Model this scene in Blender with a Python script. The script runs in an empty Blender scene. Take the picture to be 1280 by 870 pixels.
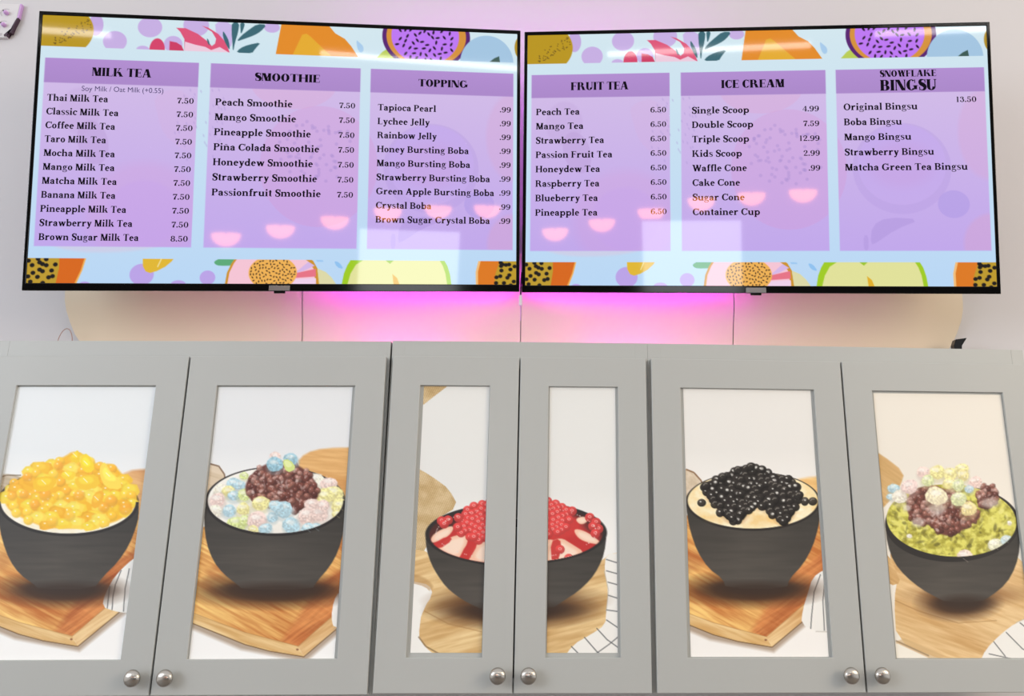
import bpy, math, random
import numpy as np
from mathutils import Matrix, Vector

S = bpy.context.scene
COL = S.collection
FLOOR = 2.0            # the cabinets' door tops stand 2.0 m above the floor; local heights below are taken from there


def Z(z):
    return z + FLOOR


# ------------------------------------------------------------------ camera, world, light, exposure
cam_d = bpy.data.cameras.new('camera')
cam = bpy.data.objects.new('camera', cam_d)
COL.objects.link(cam)
S.camera = cam
cam_d.sensor_width = 36
cam_d.lens = 1200.0 / 1280 * 36
cam_d.shift_x = -73.36 / 1280
cam_d.shift_y = -171.93 / 1280
R_ = [[0.99938, 0.031729, -0.015149], [-0.03484, 0.951671, -0.305136], [0.004735, 0.305475, 0.952188]]
cam.matrix_world = Matrix(((R_[0][0], R_[0][2], -R_[0][1], 0.04223),
                           (R_[1][0], R_[1][2], -R_[1][1], -2.25273),
                           (R_[2][0], R_[2][2], -R_[2][1], Z(-0.35968)),
                           (0, 0, 0, 1)))
w = bpy.data.worlds.new('world')
S.world = w
w.use_nodes = True
w.node_tree.nodes['Background'].inputs[0].default_value = (0.97, 0.97, 0.98, 1)
w.node_tree.nodes['Background'].inputs[1].default_value = 0.96


def area(name, loc, target, size, energy, color):
    d = bpy.data.lights.new(name, 'AREA')
    d.shape = 'RECTANGLE'
    d.size, d.size_y = size
    d.energy = energy
    d.color = color
    o = bpy.data.objects.new(name, d)
    COL.objects.link(o)
    o.location = loc
    o.rotation_euler = (Vector(target) - Vector(loc)).to_track_quat('-Z', 'Y').to_euler()
    return o


area('daylight_left', (-5.0, -4.2, 3.0), (-0.6, 0.3, 2.1), (2.6, 2.2), 128, (0.80, 0.88, 1.0))
area('room_light_right', (4.6, -3.2, 3.2), (0.9, 0.3, 2.1), (2.4, 1.8), 112, (1.0, 0.82, 0.60))
S.view_settings.view_transform = 'Standard'
S.view_settings.look = 'None'
S.view_settings.exposure = 0.0
S.view_settings.gamma = 1.0
S.view_settings.use_curve_mapping = False


# ------------------------------------------------------------------ helpers
def s2l(c):
    c = np.asarray(c, dtype=np.float64)
    c = np.where(c > 1.0001, c / 255.0, c) if c.max() > 1.0001 else c
    return np.where(c <= 0.04045, c / 12.92, ((c + 0.055) / 1.055) ** 2.4)


def hexc(r, g, b):
    return tuple(float(v) for v in s2l(np.array([r, g, b]) / 255.0)) + (1.0,)


def mat(name, col, rough=0.5, metal=0.0, spec=0.5, emit=None, estr=0.0, coat=0.0):
    m = bpy.data.materials.new(name)
    m.use_nodes = True
    b = m.node_tree.nodes['Principled BSDF']
    b.inputs['Base Color'].default_value = col
    b.inputs['Roughness'].default_value = rough
    b.inputs['Metallic'].default_value = metal
    b.inputs['Specular IOR Level'].default_value = spec
    b.inputs['Coat Weight'].default_value = coat
    if emit:
        b.inputs['Emission Color'].default_value = emit
        b.inputs['Emission Strength'].default_value = estr
    return m


def add_noise(m, scale, amount, stretch=(1, 1, 1), bump=0.0, detail=4):
    """fine procedural variation of the base colour and, if asked, relief"""
    nt = m.node_tree
    b = nt.nodes['Principled BSDF']
    tc = nt.nodes.new('ShaderNodeTexCoord')
    mp = nt.nodes.new('ShaderNodeMapping')
    mp.inputs['Scale'].default_value = stretch
    nz = nt.nodes.new('ShaderNodeTexNoise')
    nz.inputs['Scale'].default_value = scale
    nz.inputs['Detail'].default_value = detail
    nt.links.new(tc.outputs['Object'], mp.inputs['Vector'])
    nt.links.new(mp.outputs['Vector'], nz.inputs['Vector'])
    base = b.inputs['Base Color'].default_value[:]
    mx = nt.nodes.new('ShaderNodeMix')
    mx.data_type = 'RGBA'
    mx.inputs[6].default_value = tuple(c * (1 - amount) for c in base[:3]) + (1,)
    mx.inputs[7].default_value = tuple(min(1, c * (1 + amount)) for c in base[:3]) + (1,)
    nt.links.new(nz.outputs['Fac'], mx.inputs[0])
    nt.links.new(mx.outputs[2], b.inputs['Base Color'])
    if bump:
        bp = nt.nodes.new('ShaderNodeBump')
        bp.inputs['Strength'].default_value = bump
        bp.inputs['Distance'].default_value = 0.002
        nt.links.new(nz.outputs['Fac'], bp.inputs['Height'])
        nt.links.new(bp.outputs['Normal'], b.inputs['Normal'])
    return m


def attr_mat(name, rough, spec, emission=False, estr=1.0, coat=0.0):
    m = bpy.data.materials.new(name)
    m.use_nodes = True
    nt = m.node_tree
    b = nt.nodes['Principled BSDF']
    a = nt.nodes.new('ShaderNodeAttribute')
    a.attribute_name = 'Col'
    b.inputs['Roughness'].default_value = rough
    b.inputs['Specular IOR Level'].default_value = spec
    b.inputs['Coat Weight'].default_value = coat
    if emission:
        b.inputs['Base Color'].default_value = (0.01, 0.01, 0.012, 1)
        nt.links.new(a.outputs['Color'], b.inputs['Emission Color'])
        b.inputs['Emission Strength'].default_value = estr
    else:
        nt.links.new(a.outputs['Color'], b.inputs['Base Color'])
    return m


class MB:
    """collects verts and faces, then links them as ONE mesh object"""

    def __init__(s):
        s.v = []
        s.f = []

    def add(s, vs, fs):
        k = len(s.v)
        s.v += [tuple(v) for v in vs]
        s.f += [tuple(i + k for i in f) for f in fs]
        return s

    def box(s, x0, x1, y0, y1, z0, z1):
        vs = [(x, y, z) for x in (x0, x1) for y in (y0, y1) for z in (z0, z1)]
        return s.add(vs, [(0, 1, 3, 2), (4, 6, 7, 5), (0, 4, 5, 1), (2, 3, 7, 6), (0, 2, 6, 4), (1, 5, 7, 3)])

    def lathe(s, prof, axis_o=(0, 0, 0), n=32, ax='y'):
        vs = []
        for (r, h) in prof:
            for i in range(n):
                a = 2 * math.pi * i / n
                if ax == 'y':
                    vs.append((axis_o[0] + r * math.cos(a), axis_o[1] + h, axis_o[2] + r * math.sin(a)))
                else:
                    vs.append((axis_o[0] + r * math.cos(a), axis_o[1] + r * math.sin(a), axis_o[2] + h))
        fs = []
        for j in range(len(prof) - 1):
            for i in range(n):
                k = (i + 1) % n
                fs.append((j * n + i, j * n + k, (j + 1) * n + k, (j + 1) * n + i))
        fs.append(tuple(range(n)))
        fs.append(tuple((len(prof) - 1) * n + i for i in reversed(range(n))))
        return s.add(vs, fs)

    def tube(s, pts, r, n=10):
        pts = [Vector(p) for p in pts]
        vs = []
        for i, p in enumerate(pts):
            d = (pts[min(i + 1, len(pts) - 1)] - pts[max(i - 1, 0)]).normalized()
            u = d.cross(Vector((0.13, 0.2, 0.97))).normalized()
            v = d.cross(u)
            for k in range(n):
                a = 2 * math.pi * k / n
                vs.append(tuple(p + u * r * math.cos(a) + v * r * math.sin(a)))
        fs = []
        for j in range(len(pts) - 1):
            for i in range(n):
                k = (i + 1) % n
                fs.append((j * n + i, j * n + k, (j + 1) * n + k, (j + 1) * n + i))
        fs.append(tuple(range(n)))
        fs.append(tuple((len(pts) - 1) * n + i for i in reversed(range(n))))
        return s.add(vs, fs)

    def prism(s, pts, y0, y1):
        """outline in x,z extruded from y0 to y1"""
        n = len(pts)
        vs = [(p[0], y0, p[1]) for p in pts] + [(p[0], y1, p[1]) for p in pts]
        fs = [tuple(range(n)), tuple(reversed(range(n, 2 * n)))]
        fs += [(i, (i + 1) % n, n + (i + 1) % n, n + i) for i in range(n)]
        return s.add(vs, fs)

    def build(s, name, m, parent=None, bevel=0.0, smooth=False, seg=2):
        me = bpy.data.meshes.new(name)
        me.from_pydata(s.v, [], s.f)
        me.update()
        import bmesh
        bm = bmesh.new()
        bm.from_mesh(me)
        if len(bm.faces) < 3000:
            bmesh.ops.recalc_face_normals(bm, faces=bm.faces)
        if bevel:
            bmesh.ops.bevel(bm, geom=[e for e in bm.edges if len(e.link_faces) == 2 and e.calc_face_angle(0) > 0.5],
                            offset=bevel, segments=seg, affect='EDGES', profile=0.5, clamp_overlap=True)
        bm.to_mesh(me)
        bm.free()
        if smooth:
            for p in me.polygons:
                p.use_smooth = True
            me.set_sharp_from_angle(angle=math.radians(40))
        me.materials.append(m)
        o = bpy.data.objects.new(name, me)
        COL.objects.link(o)
        if parent:
            o.parent = parent
        return o


def tag(o, label=None, cat=None, group=None, kind=None):
    for k, v in (('label', label), ('category', cat), ('group', group), ('kind', kind)):
        if v:
            o[k] = v
    return o


def empty(name, matrix=None, loc=None):
    o = bpy.data.objects.new(name, None)
    o.empty_display_size = 0.05
    COL.objects.link(o)
    if matrix is not None:
        o.matrix_world = matrix
    if loc is not None:
        o.location = loc
    return o


def grid_mesh(name, rgb, corners, y=0.0):
    """flat print: a fine flat grid whose vertex colours hold the printed picture (rgb is H x W x 3, row 0 on top);
    corners = TL, TR, BR, BL in x,z"""
    H, W, _ = rgb.shape
    u = np.linspace(0, 1, W)[None, :]
    v = np.linspace(0, 1, H)[:, None]
    (ax, az), (bx, bz), (cx, cz), (dx, dz) = corners
    X = (ax * (1 - u) + bx * u) * (1 - v) + (dx * (1 - u) + cx * u) * v
    Zc = (az * (1 - u) + bz * u) * (1 - v) + (dz * (1 - u) + cz * u) * v
    co = np.stack([X, np.full_like(X, y), Zc], -1).astype(np.float32)
    idx = np.arange(H * W).reshape(H, W)
    q = np.stack([idx[:-1, :-1], idx[1:, :-1], idx[1:, 1:], idx[:-1, 1:]], -1).reshape(-1, 4)
    me = bpy.data.meshes.new(name)
    me.vertices.add(H * W)
    me.vertices.foreach_set('co', co.ravel())
    me.loops.add(q.size)
    me.loops.foreach_set('vertex_index', q.ravel().astype(np.int32))
    me.polygons.add(len(q))
    me.polygons.foreach_set('loop_start', np.arange(0, q.size, 4, dtype=np.int32))
    a = me.color_attributes.new('Col', 'FLOAT_COLOR', 'POINT')
    c = np.ones((H * W, 4), np.float32)
    c[:, :3] = s2l(np.clip(rgb, 0, 1)).reshape(-1, 3)
    a.data.foreach_set('color', c.ravel())
    me.update(calc_edges=True)
    return me


# ------------------------------------------------------------------ the printer: flat pictures for prints and screens
def chaikin(p, n=2):
    p = np.array(p, float)
    for _ in range(n):
        q = np.roll(p, -1, 0)
        p = np.stack([p * .75 + q * .25, p * .25 + q * .75], 1).reshape(-1, 2)
    return p


class Noise:
    def __init__(s, seed):
        s.g = np.random.RandomState(seed).rand(64, 64)

    def __call__(s, x, y):
        x0 = np.floor(x).astype(int)
        y0 = np.floor(y).astype(int)
        fx = x - x0
        fy = y - y0
        fx = fx * fx * (3 - 2 * fx)
        fy = fy * fy * (3 - 2 * fy)
        g = s.g
        a = g[y0 % 64, x0 % 64]
        b = g[y0 % 64, (x0 + 1) % 64]
        c = g[(y0 + 1) % 64, x0 % 64]
        d = g[(y0 + 1) % 64, (x0 + 1) % 64]
        return (a * (1 - fx) + b * fx) * (1 - fy) + (c * (1 - fx) + d * fx) * fy

    def fbm(s, x, y, o=4):
        r = 0
        k = 0
        for i in range(o):
            r = r + s(x * 2 ** i + 7 * i, y * 2 ** i + 3 * i) * .5 ** i
            k += .5 ** i
        return r / k


class Art:
    """a small raster painter; corners give the picture's own slanted drawing frame"""

    def __init__(s, W, H, corners, bg):
        u = np.linspace(0, 1, W)[None, :]
        v = np.linspace(0, 1, H)[:, None]
        (ax, ay), (bx, by), (cx, cy), (dx, dy) = corners
        # projective map of the unit square onto the drawing frame
        sx, sy = ax - bx + cx - dx, ay - by + cy - dy
        e1x, e1y, e2x, e2y = bx - cx, by - cy, dx - cx, dy - cy
        den = e1x * e2y - e2x * e1y
        g = (sx * e2y - e2x * sy) / den
        h = (e1x * sy - sx * e1y) / den
        wq = g * u + h * v + 1
        s.X = ((bx - ax + g * bx) * u + (dx - ax + h * dx) * v + ax) / wq
        s.Y = ((by - ay + g * by) * u + (dy - ay + h * dy) * v + ay) / wq
        s.C = np.zeros((H, W, 3))
        s.C[:] = np.array(bg) / 255.0
        s.px = abs(bx - ax) / W
        s.W, s.H = W, H
        s.rows = s.Y.mean(1)
        s.flip = s.rows[-1] < s.rows[0]

    def win(s, x0, y0, x1, y1):
        m = (s.Y.max(1) >= y0) & (s.Y.min(1) <= y1)
        if not m.any():
            return None
        r = np.where(m)[0]
        r0, r1 = r[0], r[-1] + 1
        n = (s.X[r0:r1].max(0) >= x0) & (s.X[r0:r1].min(0) <= x1)
        if not n.any():
            return None
        c = np.where(n)[0]
        return slice(r0, r1), slice(c[0], c[-1] + 1)

    def put(s, w, col, a):
        c = col if isinstance(col, np.ndarray) and col.ndim == 3 else np.array(col, float) / 255.0
        s.C[w] = s.C[w] * (1 - a[..., None]) + c * a[..., None]

    def poly(s, pts, col, alpha=1.0, smooth=0, soft=None, clip=None):
        p = chaikin(pts, smooth) if smooth else np.array(pts, float)
        soft = soft or s.px * 1.0
        w = s.win(p[:, 0].min() - soft, p[:, 1].min() - soft, p[:, 0].max() + soft, p[:, 1].max() + soft)
        if w is None:
            return
        X, Y = s.X[w], s.Y[w]
        ins = np.zeros(X.shape, bool)
        d2 = np.full(X.shape, 1e18)
        for i in range(len(p)):
            x0, y0 = p[i]
            x1, y1 = p[(i + 1) % len(p)]
            if y0 != y1:
                t = (Y - y0) / (y1 - y0)
                ins ^= (t >= 0) & (t < 1) & (X < x0 + t * (x1 - x0))
            ex, ey = x1 - x0, y1 - y0
            L = ex * ex + ey * ey + 1e-12
            h = np.clip(((X - x0) * ex + (Y - y0) * ey) / L, 0, 1)
            d2 = np.minimum(d2, (X - x0 - h * ex) ** 2 + (Y - y0 - h * ey) ** 2)
        d = np.sqrt(d2) * np.where(ins, 1, -1)
        a = np.clip(d / soft + .5, 0, 1) * alpha
        if clip is not None:
            a = a * clip[w]
        if callable(col):
            col = col(X, Y)
        s.put(w, col, a)

    def ell(s, cx, cy, rx, ry, col, alpha=1.0, rot=0.0, soft=None, clip=None):
        soft = soft or s.px
        m = max(rx, ry) * (1 + .6 * soft / min(rx, ry)) + 1
        w = s.win(cx - m, cy - m, cx + m, cy + m)
        if w is None:
            return
        X, Y = s.X[w] - cx, s.Y[w] - cy
        c, n = math.cos(rot), math.sin(rot)
        x, y = (X * c + Y * n) / rx, (-X * n + Y * c) / ry
        r = np.sqrt(x * x + y * y)
        a = np.clip((1 - r) * min(rx, ry) / soft + .5, 0, 1) * alpha
        if clip is not None:
            a = a * clip[w]
        if callable(col):
            col = col(s.X[w], s.Y[w])
        s.put(w, col, a)

    def ball(s, cx, cy, rx, ry, base, hi=None, dark=.55, light=1.15, rot=0.0, spec=0.0, rough=0.0, nz=None, clip=None, alpha=1.0, soft=None):
        """a printed picture of a lump: paler on top, deeper below, optional glint and mottling"""
        m = max(rx, ry) * 1.1
        w = s.win(cx - m, cy - m, cx + m, cy + m)
        if w is None:
            return
        X, Y = s.X[w] - cx, s.Y[w] - cy
        c, n = math.cos(rot), math.sin(rot)
        x, y = (X * c + Y * n) / rx, (-X * n + Y * c) / ry
        r = np.sqrt(x * x + y * y)
        if nz is not None and rough:
            r = r + (nz(s.X[w] * .45, s.Y[w] * .45) - .5) * rough
        a = np.clip((1 - r) * min(rx, ry) / (soft or s.px) + .5, 0, 1) * alpha
        zz = np.sqrt(np.clip(1 - r * r, 0, 1))
        xs, ys = X / m, Y / m
        L = np.clip(-.35 * xs - .75 * ys + .65 * zz, 0, 1)
        k = dark + (light - dark) * L
        if nz is not None and rough:
            k = k * (1 + (nz(s.X[w] * 1.1, s.Y[w] * 1.1) - .5) * rough * .8)
        col = np.clip(np.array(base) / 255.0 * k[..., None], 0, 1)
        if spec:
            sp = np.exp(-(((xs + .22) ** 2 + (ys + .38) ** 2) / .02)) * spec
            h = np.array(hi if hi is not None else (255, 255, 255)) / 255.0
            col = col * (1 - sp[..., None]) + h * sp[..., None]
        if clip is not None:
            a = a * clip[w]
        s.put(w, col, a)

    def mask_poly(s, pts, smooth=0):
        k = s.C.copy()
        s.C[:] = 0
        s.poly(pts, (255, 255, 255), smooth=smooth)
        m = s.C[..., 0].copy()
        s.C = k
        return m

    def mask_ell(s, cx, cy, rx, ry, rot=0.0):
        k = s.C.copy()
        s.C[:] = 0
        s.ell(cx, cy, rx, ry, (255, 255, 255), rot=rot)
        m = s.C[..., 0].copy()
        s.C = k
        return m

    def line(s, pts, wd, col, alpha=1.0):
        pts = np.array(pts, float)
        for i in range(len(pts) - 1):
            d = pts[i + 1] - pts[i]
            n = np.array([-d[1], d[0]]) / (np.hypot(*d) + 1e-9) * wd / 2
            s.poly([pts[i] + n, pts[i + 1] + n, pts[i + 1] - n, pts[i] - n], col, alpha)


NZ = Noise(5)
NZ2 = Noise(11)


def lerp(a, b, t):
    a = np.array(a, float) / 255
    b = np.array(b, float) / 255
    return a * (1 - t[..., None]) + b * t[..., None]


def backdrop(A, y0, tint=(224, 227, 227), low=(252, 251, 248)):
    t = np.clip((A.Y - y0 + 25) / 60, 0, 1)
    g = np.clip((A.Y - 480) / 340, 0, 1)
    tint = tuple(min(c + 9, 244) for c in tint)
    A.C[:] = lerp(tint, low, t * .75 + g * .25)


def wood(c1, c2, ang, sx=.03, sy=.35, seed=0.0):
    c, n = math.cos(ang), math.sin(ang)

    def f(X, Y):
        u = X * c + Y * n
        v = -X * n + Y * c
        t = NZ.fbm(u * sx + seed, v * sy + seed, 4)
        t = np.clip((t - .3) * 2.2, 0, 1)
        big = NZ2.fbm(u * .012 + seed, v * .05 + seed, 2)
        t = np.clip(t * .55 + np.clip((big - .35) * 2.4, 0, 1) * .6, 0, 1)
        return lerp(c1, c2, t)
    return f


def board(A, dx, dy):
    """cutting board corner under a bowl: wood top, rounded corner, pale front edges"""
    T = lambda pts: [(a + dx, b + dy) for a, b in pts]
    A.poly(T([(-60, 190), (65, 245), (137, 262), (262, 152), (262, 170), (185, 232), (140, 270), (60, 255), (-60, 205)]), (120, 84, 50), .5, soft=5)
    A.poly(T([(-60, 116), (40, 98), (150, 98), (262, 112), (262, 140), (185, 206), (131, 254), (65, 236), (-60, 190)]),
           wood((254, 212, 130), (198, 118, 58), .5, seed=dx * .01), 1, 0)
    A.poly(T([(110, 246), (160, 170), (262, 112), (262, 140), (185, 206), (131, 254)]), wood((228, 146, 84), (160, 76, 38), -.62, seed=3 + dx * .01), .8, soft=8)
    A.poly(T([(20, 150), (70, 140), (60, 160), (10, 180)]), (170, 100, 56), .35, 1, soft=8)
    A.poly(T([(-60, 188), (0, 210), (65, 234), (131, 251), (138, 264), (95, 257), (65, 249), (0, 223), (-60, 200)]),
           wood((248, 220, 166), (216, 170, 106), .35, seed=8), 1, 0)
    A.poly(T([(131, 251), (185, 204), (262, 140), (262, 156), (183, 226), (138, 264)]), wood((244, 212, 158), (206, 152, 94), -.6, seed=2), 1)
    A.line(T([(0, 210), (65, 234), (131, 251), (185, 204)]), .9, (190, 140, 84), .7)
    A.line(T([(-60, 200), (0, 223), (65, 249), (95, 257), (138, 264), (183, 226), (262, 156)]), 1.3, (104, 74, 44), .75)
    A.ell(dx + 130, dy + 255, 1.6, 1.3, (120, 60, 40), .7)


def bowl(A, cx, cy, rx, ry, left, right, bot, shade=(58, 56, 55)):
    """dark stoneware bowl: body outline from rim tips to foot"""
    body = [(cx - rx, cy)] + left + [(bot[0], bot[2]), (bot[1], bot[2])] + right + [(cx + rx, cy)]

    def c(X, Y):
        u = (X - cx) / rx
        t = np.clip(1 - np.abs(u + .15) * .6, 0, 1) * .35 + .5 * NZ.fbm(X * .02, Y * .22, 3) * .5
        v = np.clip((Y - cy) / (bot[2] - cy), 0, 1)
        return lerp((54, 52, 49), (108, 101, 93), np.clip(t * .9 - .12 + v * .35 + .10 * (NZ2.fbm(X * .03, Y * .25, 3) - .5), 0, 1))
    A.ell((bot[0] + bot[1]) / 2 - 6, bot[2] + 1, (bot[1] - bot[0]) * 1.0, 19, (70, 44, 28), .9, soft=15)
    A.ell((bot[0] + bot[1]) / 2, bot[2] - 2, (bot[1] - bot[0]) * .6, 7, (60, 48, 40), .9, soft=6)
    A.poly(body, c, 1, 1, soft=1.4)
    A.ell((bot[0] + bot[1]) / 2, bot[2] + 2, (bot[1] - bot[0]) * .75, 10, (58, 44, 36), .8, soft=9)
    A.ell(cx, cy, rx, ry, (46, 43, 42))


def towel(A, pts, stripes):
    A.poly(pts, (244, 242, 236), 1, 1)
    for st in stripes:
        A.line(st, 1.4, (84, 86, 88), .75)
    A.line(pts[-3:], 1.2, (190, 184, 172), .6)


def inside(m, A, x, y):
    r = np.argmin(np.abs(A.rows - y))
    c = np.argmin(np.abs(A.X[r] - x))
    return m[r, c] > .5


def heap(A, rnd, n, hull, rr, fn):
    """scatter n lumps inside a hull, back to front"""
    m = A.mask_poly(hull, 1)
    hx = [p[0] for p in hull]
    hy = [p[1] for p in hull]
    P = []
    tries = 0
    while len(P) < n and tries < n * 30:
        tries += 1
        x, y = rnd.uniform(min(hx), max(hx)), rnd.uniform(min(hy), max(hy))
        if inside(m, A, x, y) and all((x - a) ** 2 + (y - b) ** 2 > rr * rr for a, b in P):
            P.append((x, y))
    P.sort(key=lambda p: p[1])
    for p in P:
        fn(*p)


MILK = lambda a, b: (lambda X, Y: lerp(a, b, np.clip(NZ.fbm(X * .09, Y * .12, 4) * 1.6 - .3, 0, 1)))


def print_mango(W, H, corners):
    rnd = random.Random(3)
    A = Art(W, H, corners, (230, 230, 230))
    backdrop(A, 588, (224, 228, 229))
    A.poly([(140, 600), (158, 588), (176, 586), (200, 586), (200, 700), (120, 700)], wood((238, 190, 130), (214, 150, 96), .2), 1, 1, soft=4)
    A.poly([(-30, 596), (5, 592), (22, 594), (30, 600), (32, 640), (-30, 640)], wood((214, 200, 178), (170, 148, 118), .3), 1, 1, soft=2)
    A.line([(-10, 600), (8, 594), (26, 594)], 1.5, (110, 88, 62), .7)
    board(A, -41, 544)
    towel(A, [(166, 696), (143, 718), (130, 742), (127, 758), (140, 763), (156, 766), (180, 766), (180, 690)],
          [[(150, 712), (143, 730), (140, 745), (139, 762)], [(160, 710), (155, 735), (153, 764)], [(136, 732), (134, 750), (133, 760)]])
    bowl(A, 84, 628, 87, 42, [(-2, 650), (3, 675), (12, 700), (25, 718), (42, 730)], [(128, 720), (146, 702), (160, 680), (168, 658), (171, 645)], (48, 116, 736))
    A.ell(84, 627, 83, 39.5, MILK((255, 252, 240), (250, 238, 205)))
    clip = np.maximum((A.Y < 627) * 1.0, A.mask_ell(84, 627, 83, 38))
    hull = [(6, 634), (8, 616), (24, 596), (50, 582), (78, 572), (92, 562), (112, 574), (122, 582), (138, 578), (152, 594), (168, 614), (170, 630), (150, 650), (110, 660), (60, 661), (28, 648)]
    A.poly(hull, (250, 190, 50), 1, 2, soft=3, clip=clip)
    cols = [(252, 214, 66), (250, 198, 52), (255, 222, 90), (246, 180, 44)]

    def lump(x, y):
        if rnd.random() < .55:
            a = rnd.uniform(-.6, .6)
            r = rnd.uniform(7, 11)
            q = [(x + r * math.cos(a + t) * 1.2, y + r * .9 * math.sin(a + t)) for t in (0.5, 1.0, 2.6, 3.1, 4.1, 4.6, 5.7)]
            b = rnd.choice(cols)
            A.poly(q, b, .92, 0, soft=1.6, clip=clip)
            A.poly([q[3], q[4], q[5], (x, y)], [c * .93 for c in b], .5, 0, soft=2, clip=clip)
            A.poly([((p[0] - x) * .7 + x - 1, (p[1] - y) * .6 + y - 2) for p in q], tuple(min(255, c + 22) for c in b), .55, 1, soft=2.5, clip=clip)
            A.ell(x - 2, y - 3, 1.4, .9, (255, 252, 225), .8, clip=clip)
        else:
            A.ball(x, y, 6.2, 6, rnd.choice([(252, 196, 62), (251, 184, 56), (254, 210, 76)]), spec=.9, dark=.93, light=1.1, clip=clip, alpha=.9, soft=1.5)
    heap(A, rnd, 92, hull, 6.8, lump)
    for x, y, r in ((98, 619, 7), (56, 619, 7.5), (72, 582, 6), (34, 596, 6), (137, 626, 8), (155, 636, 8), (128, 634, 7), (86, 645, 7), (65, 652, 7), (30, 618, 6), (15, 620, 6), (43, 630, 6.5)):
        A.ball(x, y, r, r * .95, (250, 172, 60) if y < 640 else (252, 200, 76), spec=1, dark=.92, light=1.06, clip=clip, soft=2.5, alpha=.62)
    for q, b in (([(92, 566), (95, 562), (98, 566), (98, 580), (85, 576)], (248, 208, 50)), ([(99, 570), (108, 566), (118, 584), (110, 592), (100, 586)], (252, 218, 50)),
                 ([(124, 580), (130, 577), (136, 590), (149, 600), (150, 612), (130, 610), (122, 592)], (255, 224, 88)), ([(78, 588), (96, 590), (88, 602), (74, 596)], (252, 214, 60)),
                 ([(90, 600), (100, 594), (120, 592), (124, 608), (100, 614)], (250, 204, 58)), ([(40, 598), (62, 594), (72, 600), (62, 614), (42, 614)], (250, 200, 50)),
                 ([(112, 630), (116, 616), (126, 612), (129, 618), (124, 632), (116, 636)], (250, 186, 56))):
        A.poly(q, b, 1, 1, soft=1.3)
        c = np.mean(q, 0)
        A.poly([((p[0] - c[0]) * .6 + c[0] - 1, (p[1] - c[1]) * .5 + c[1] - 2) for p in q], tuple(min(255, int(v * 1.07 + 12)) for v in b), .7, 1, soft=2.5)
        A.line([(c[0] - 4, c[1] - 4), (c[0] + 1, c[1] + 1)], 1, (255, 255, 235), .8)
    return A.C


def bean_mound(A, rnd, hull, n, clip=None):
    A.poly(hull, (112, 66, 58), 1, 2, soft=2.5, clip=clip)
    heap(A, rnd, n, hull, 3.7, lambda x, y: A.ball(x, y, rnd.uniform(3.8, 5.6), rnd.uniform(3, 4), rnd.choice([(142, 88, 76), (120, 68, 58), (160, 106, 92), (98, 54, 48), (184, 140, 128)]),
                                                  rot=rnd.uniform(0, 3), spec=.5, dark=.62, light=1.15, clip=clip, alpha=.85, rough=.25, nz=NZ2, soft=1.4))
    for _ in range(int(n * .4)):
        p = rnd.choice(hull)
        c = np.mean(hull, 0)
        t = rnd.random() ** .7 * .85
        x, y = c[0] + (p[0] - c[0]) * t, c[1] + (p[1] - c[1]) * t
        A.ell(x, y, rnd.uniform(1.5, 3.4), rnd.uniform(.8, 1.8), (226, 206, 200), .45, rot=rnd.uniform(0, 3), clip=clip, soft=1.3)


def mallow(A, x, y, r, col, clip=None, rnd=random.Random(6), k=.9):
    col = tuple(c * .6 + 253 * .4 if c > 0 else c for c in col)
    A.ell(x, y + r * .35, r * 1.02, r * k * .95, tuple(int(c * .80) for c in col), .35, soft=3, clip=clip)
    a0 = rnd.uniform(0, 6)
    q = [(x + r * rnd.uniform(.84, 1.3) * math.cos(a0 + i * 1.257), y + r * k * rnd.uniform(.84, 1.24) * math.sin(a0 + i * 1.257)) for i in range(5)]
    lo = [c * .88 for c in col]
    hi = [min(255, c * 1.04 + 3) for c in col]
    A.poly(q, lambda X, Y: lerp(lo, hi, np.clip(.5 - (Y - y) / (2.2 * r) + (NZ2(X * .55, Y * .55) - .5) * 1.5, 0, 1)), 1, 1, soft=1.4, clip=clip)
    t2 = a0 + 1.2
    A.poly([(x, y), (x + r * math.cos(t2), y + r * k * math.sin(t2)), (x + r * math.cos(t2 + 1.3), y + r * k * math.sin(t2 + 1.3))], [c * .93 for c in col], .5, soft=2, clip=clip)
    A.ell(x - r * .15, y - r * .3, r * .45, r * .24, (255, 255, 250), .55, soft=2.5, clip=clip)
    for _ in range(3):
        A.ell(x + rnd.uniform(-.5, .5) * r, y + rnd.uniform(-.5, .4) * r, 1.1, .8, (255, 255, 252), .5, clip=clip)
    A.line([(x - r * .2, y + r * .1), (x + r * .35, y + r * .5)], .9, [c * .84 for c in col], .35)


BLUE, PINK, YEL, GRN, CREAM = (150, 204, 222), (246, 200, 184), (246, 228, 110), (206, 226, 96), (250, 236, 206)


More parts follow.
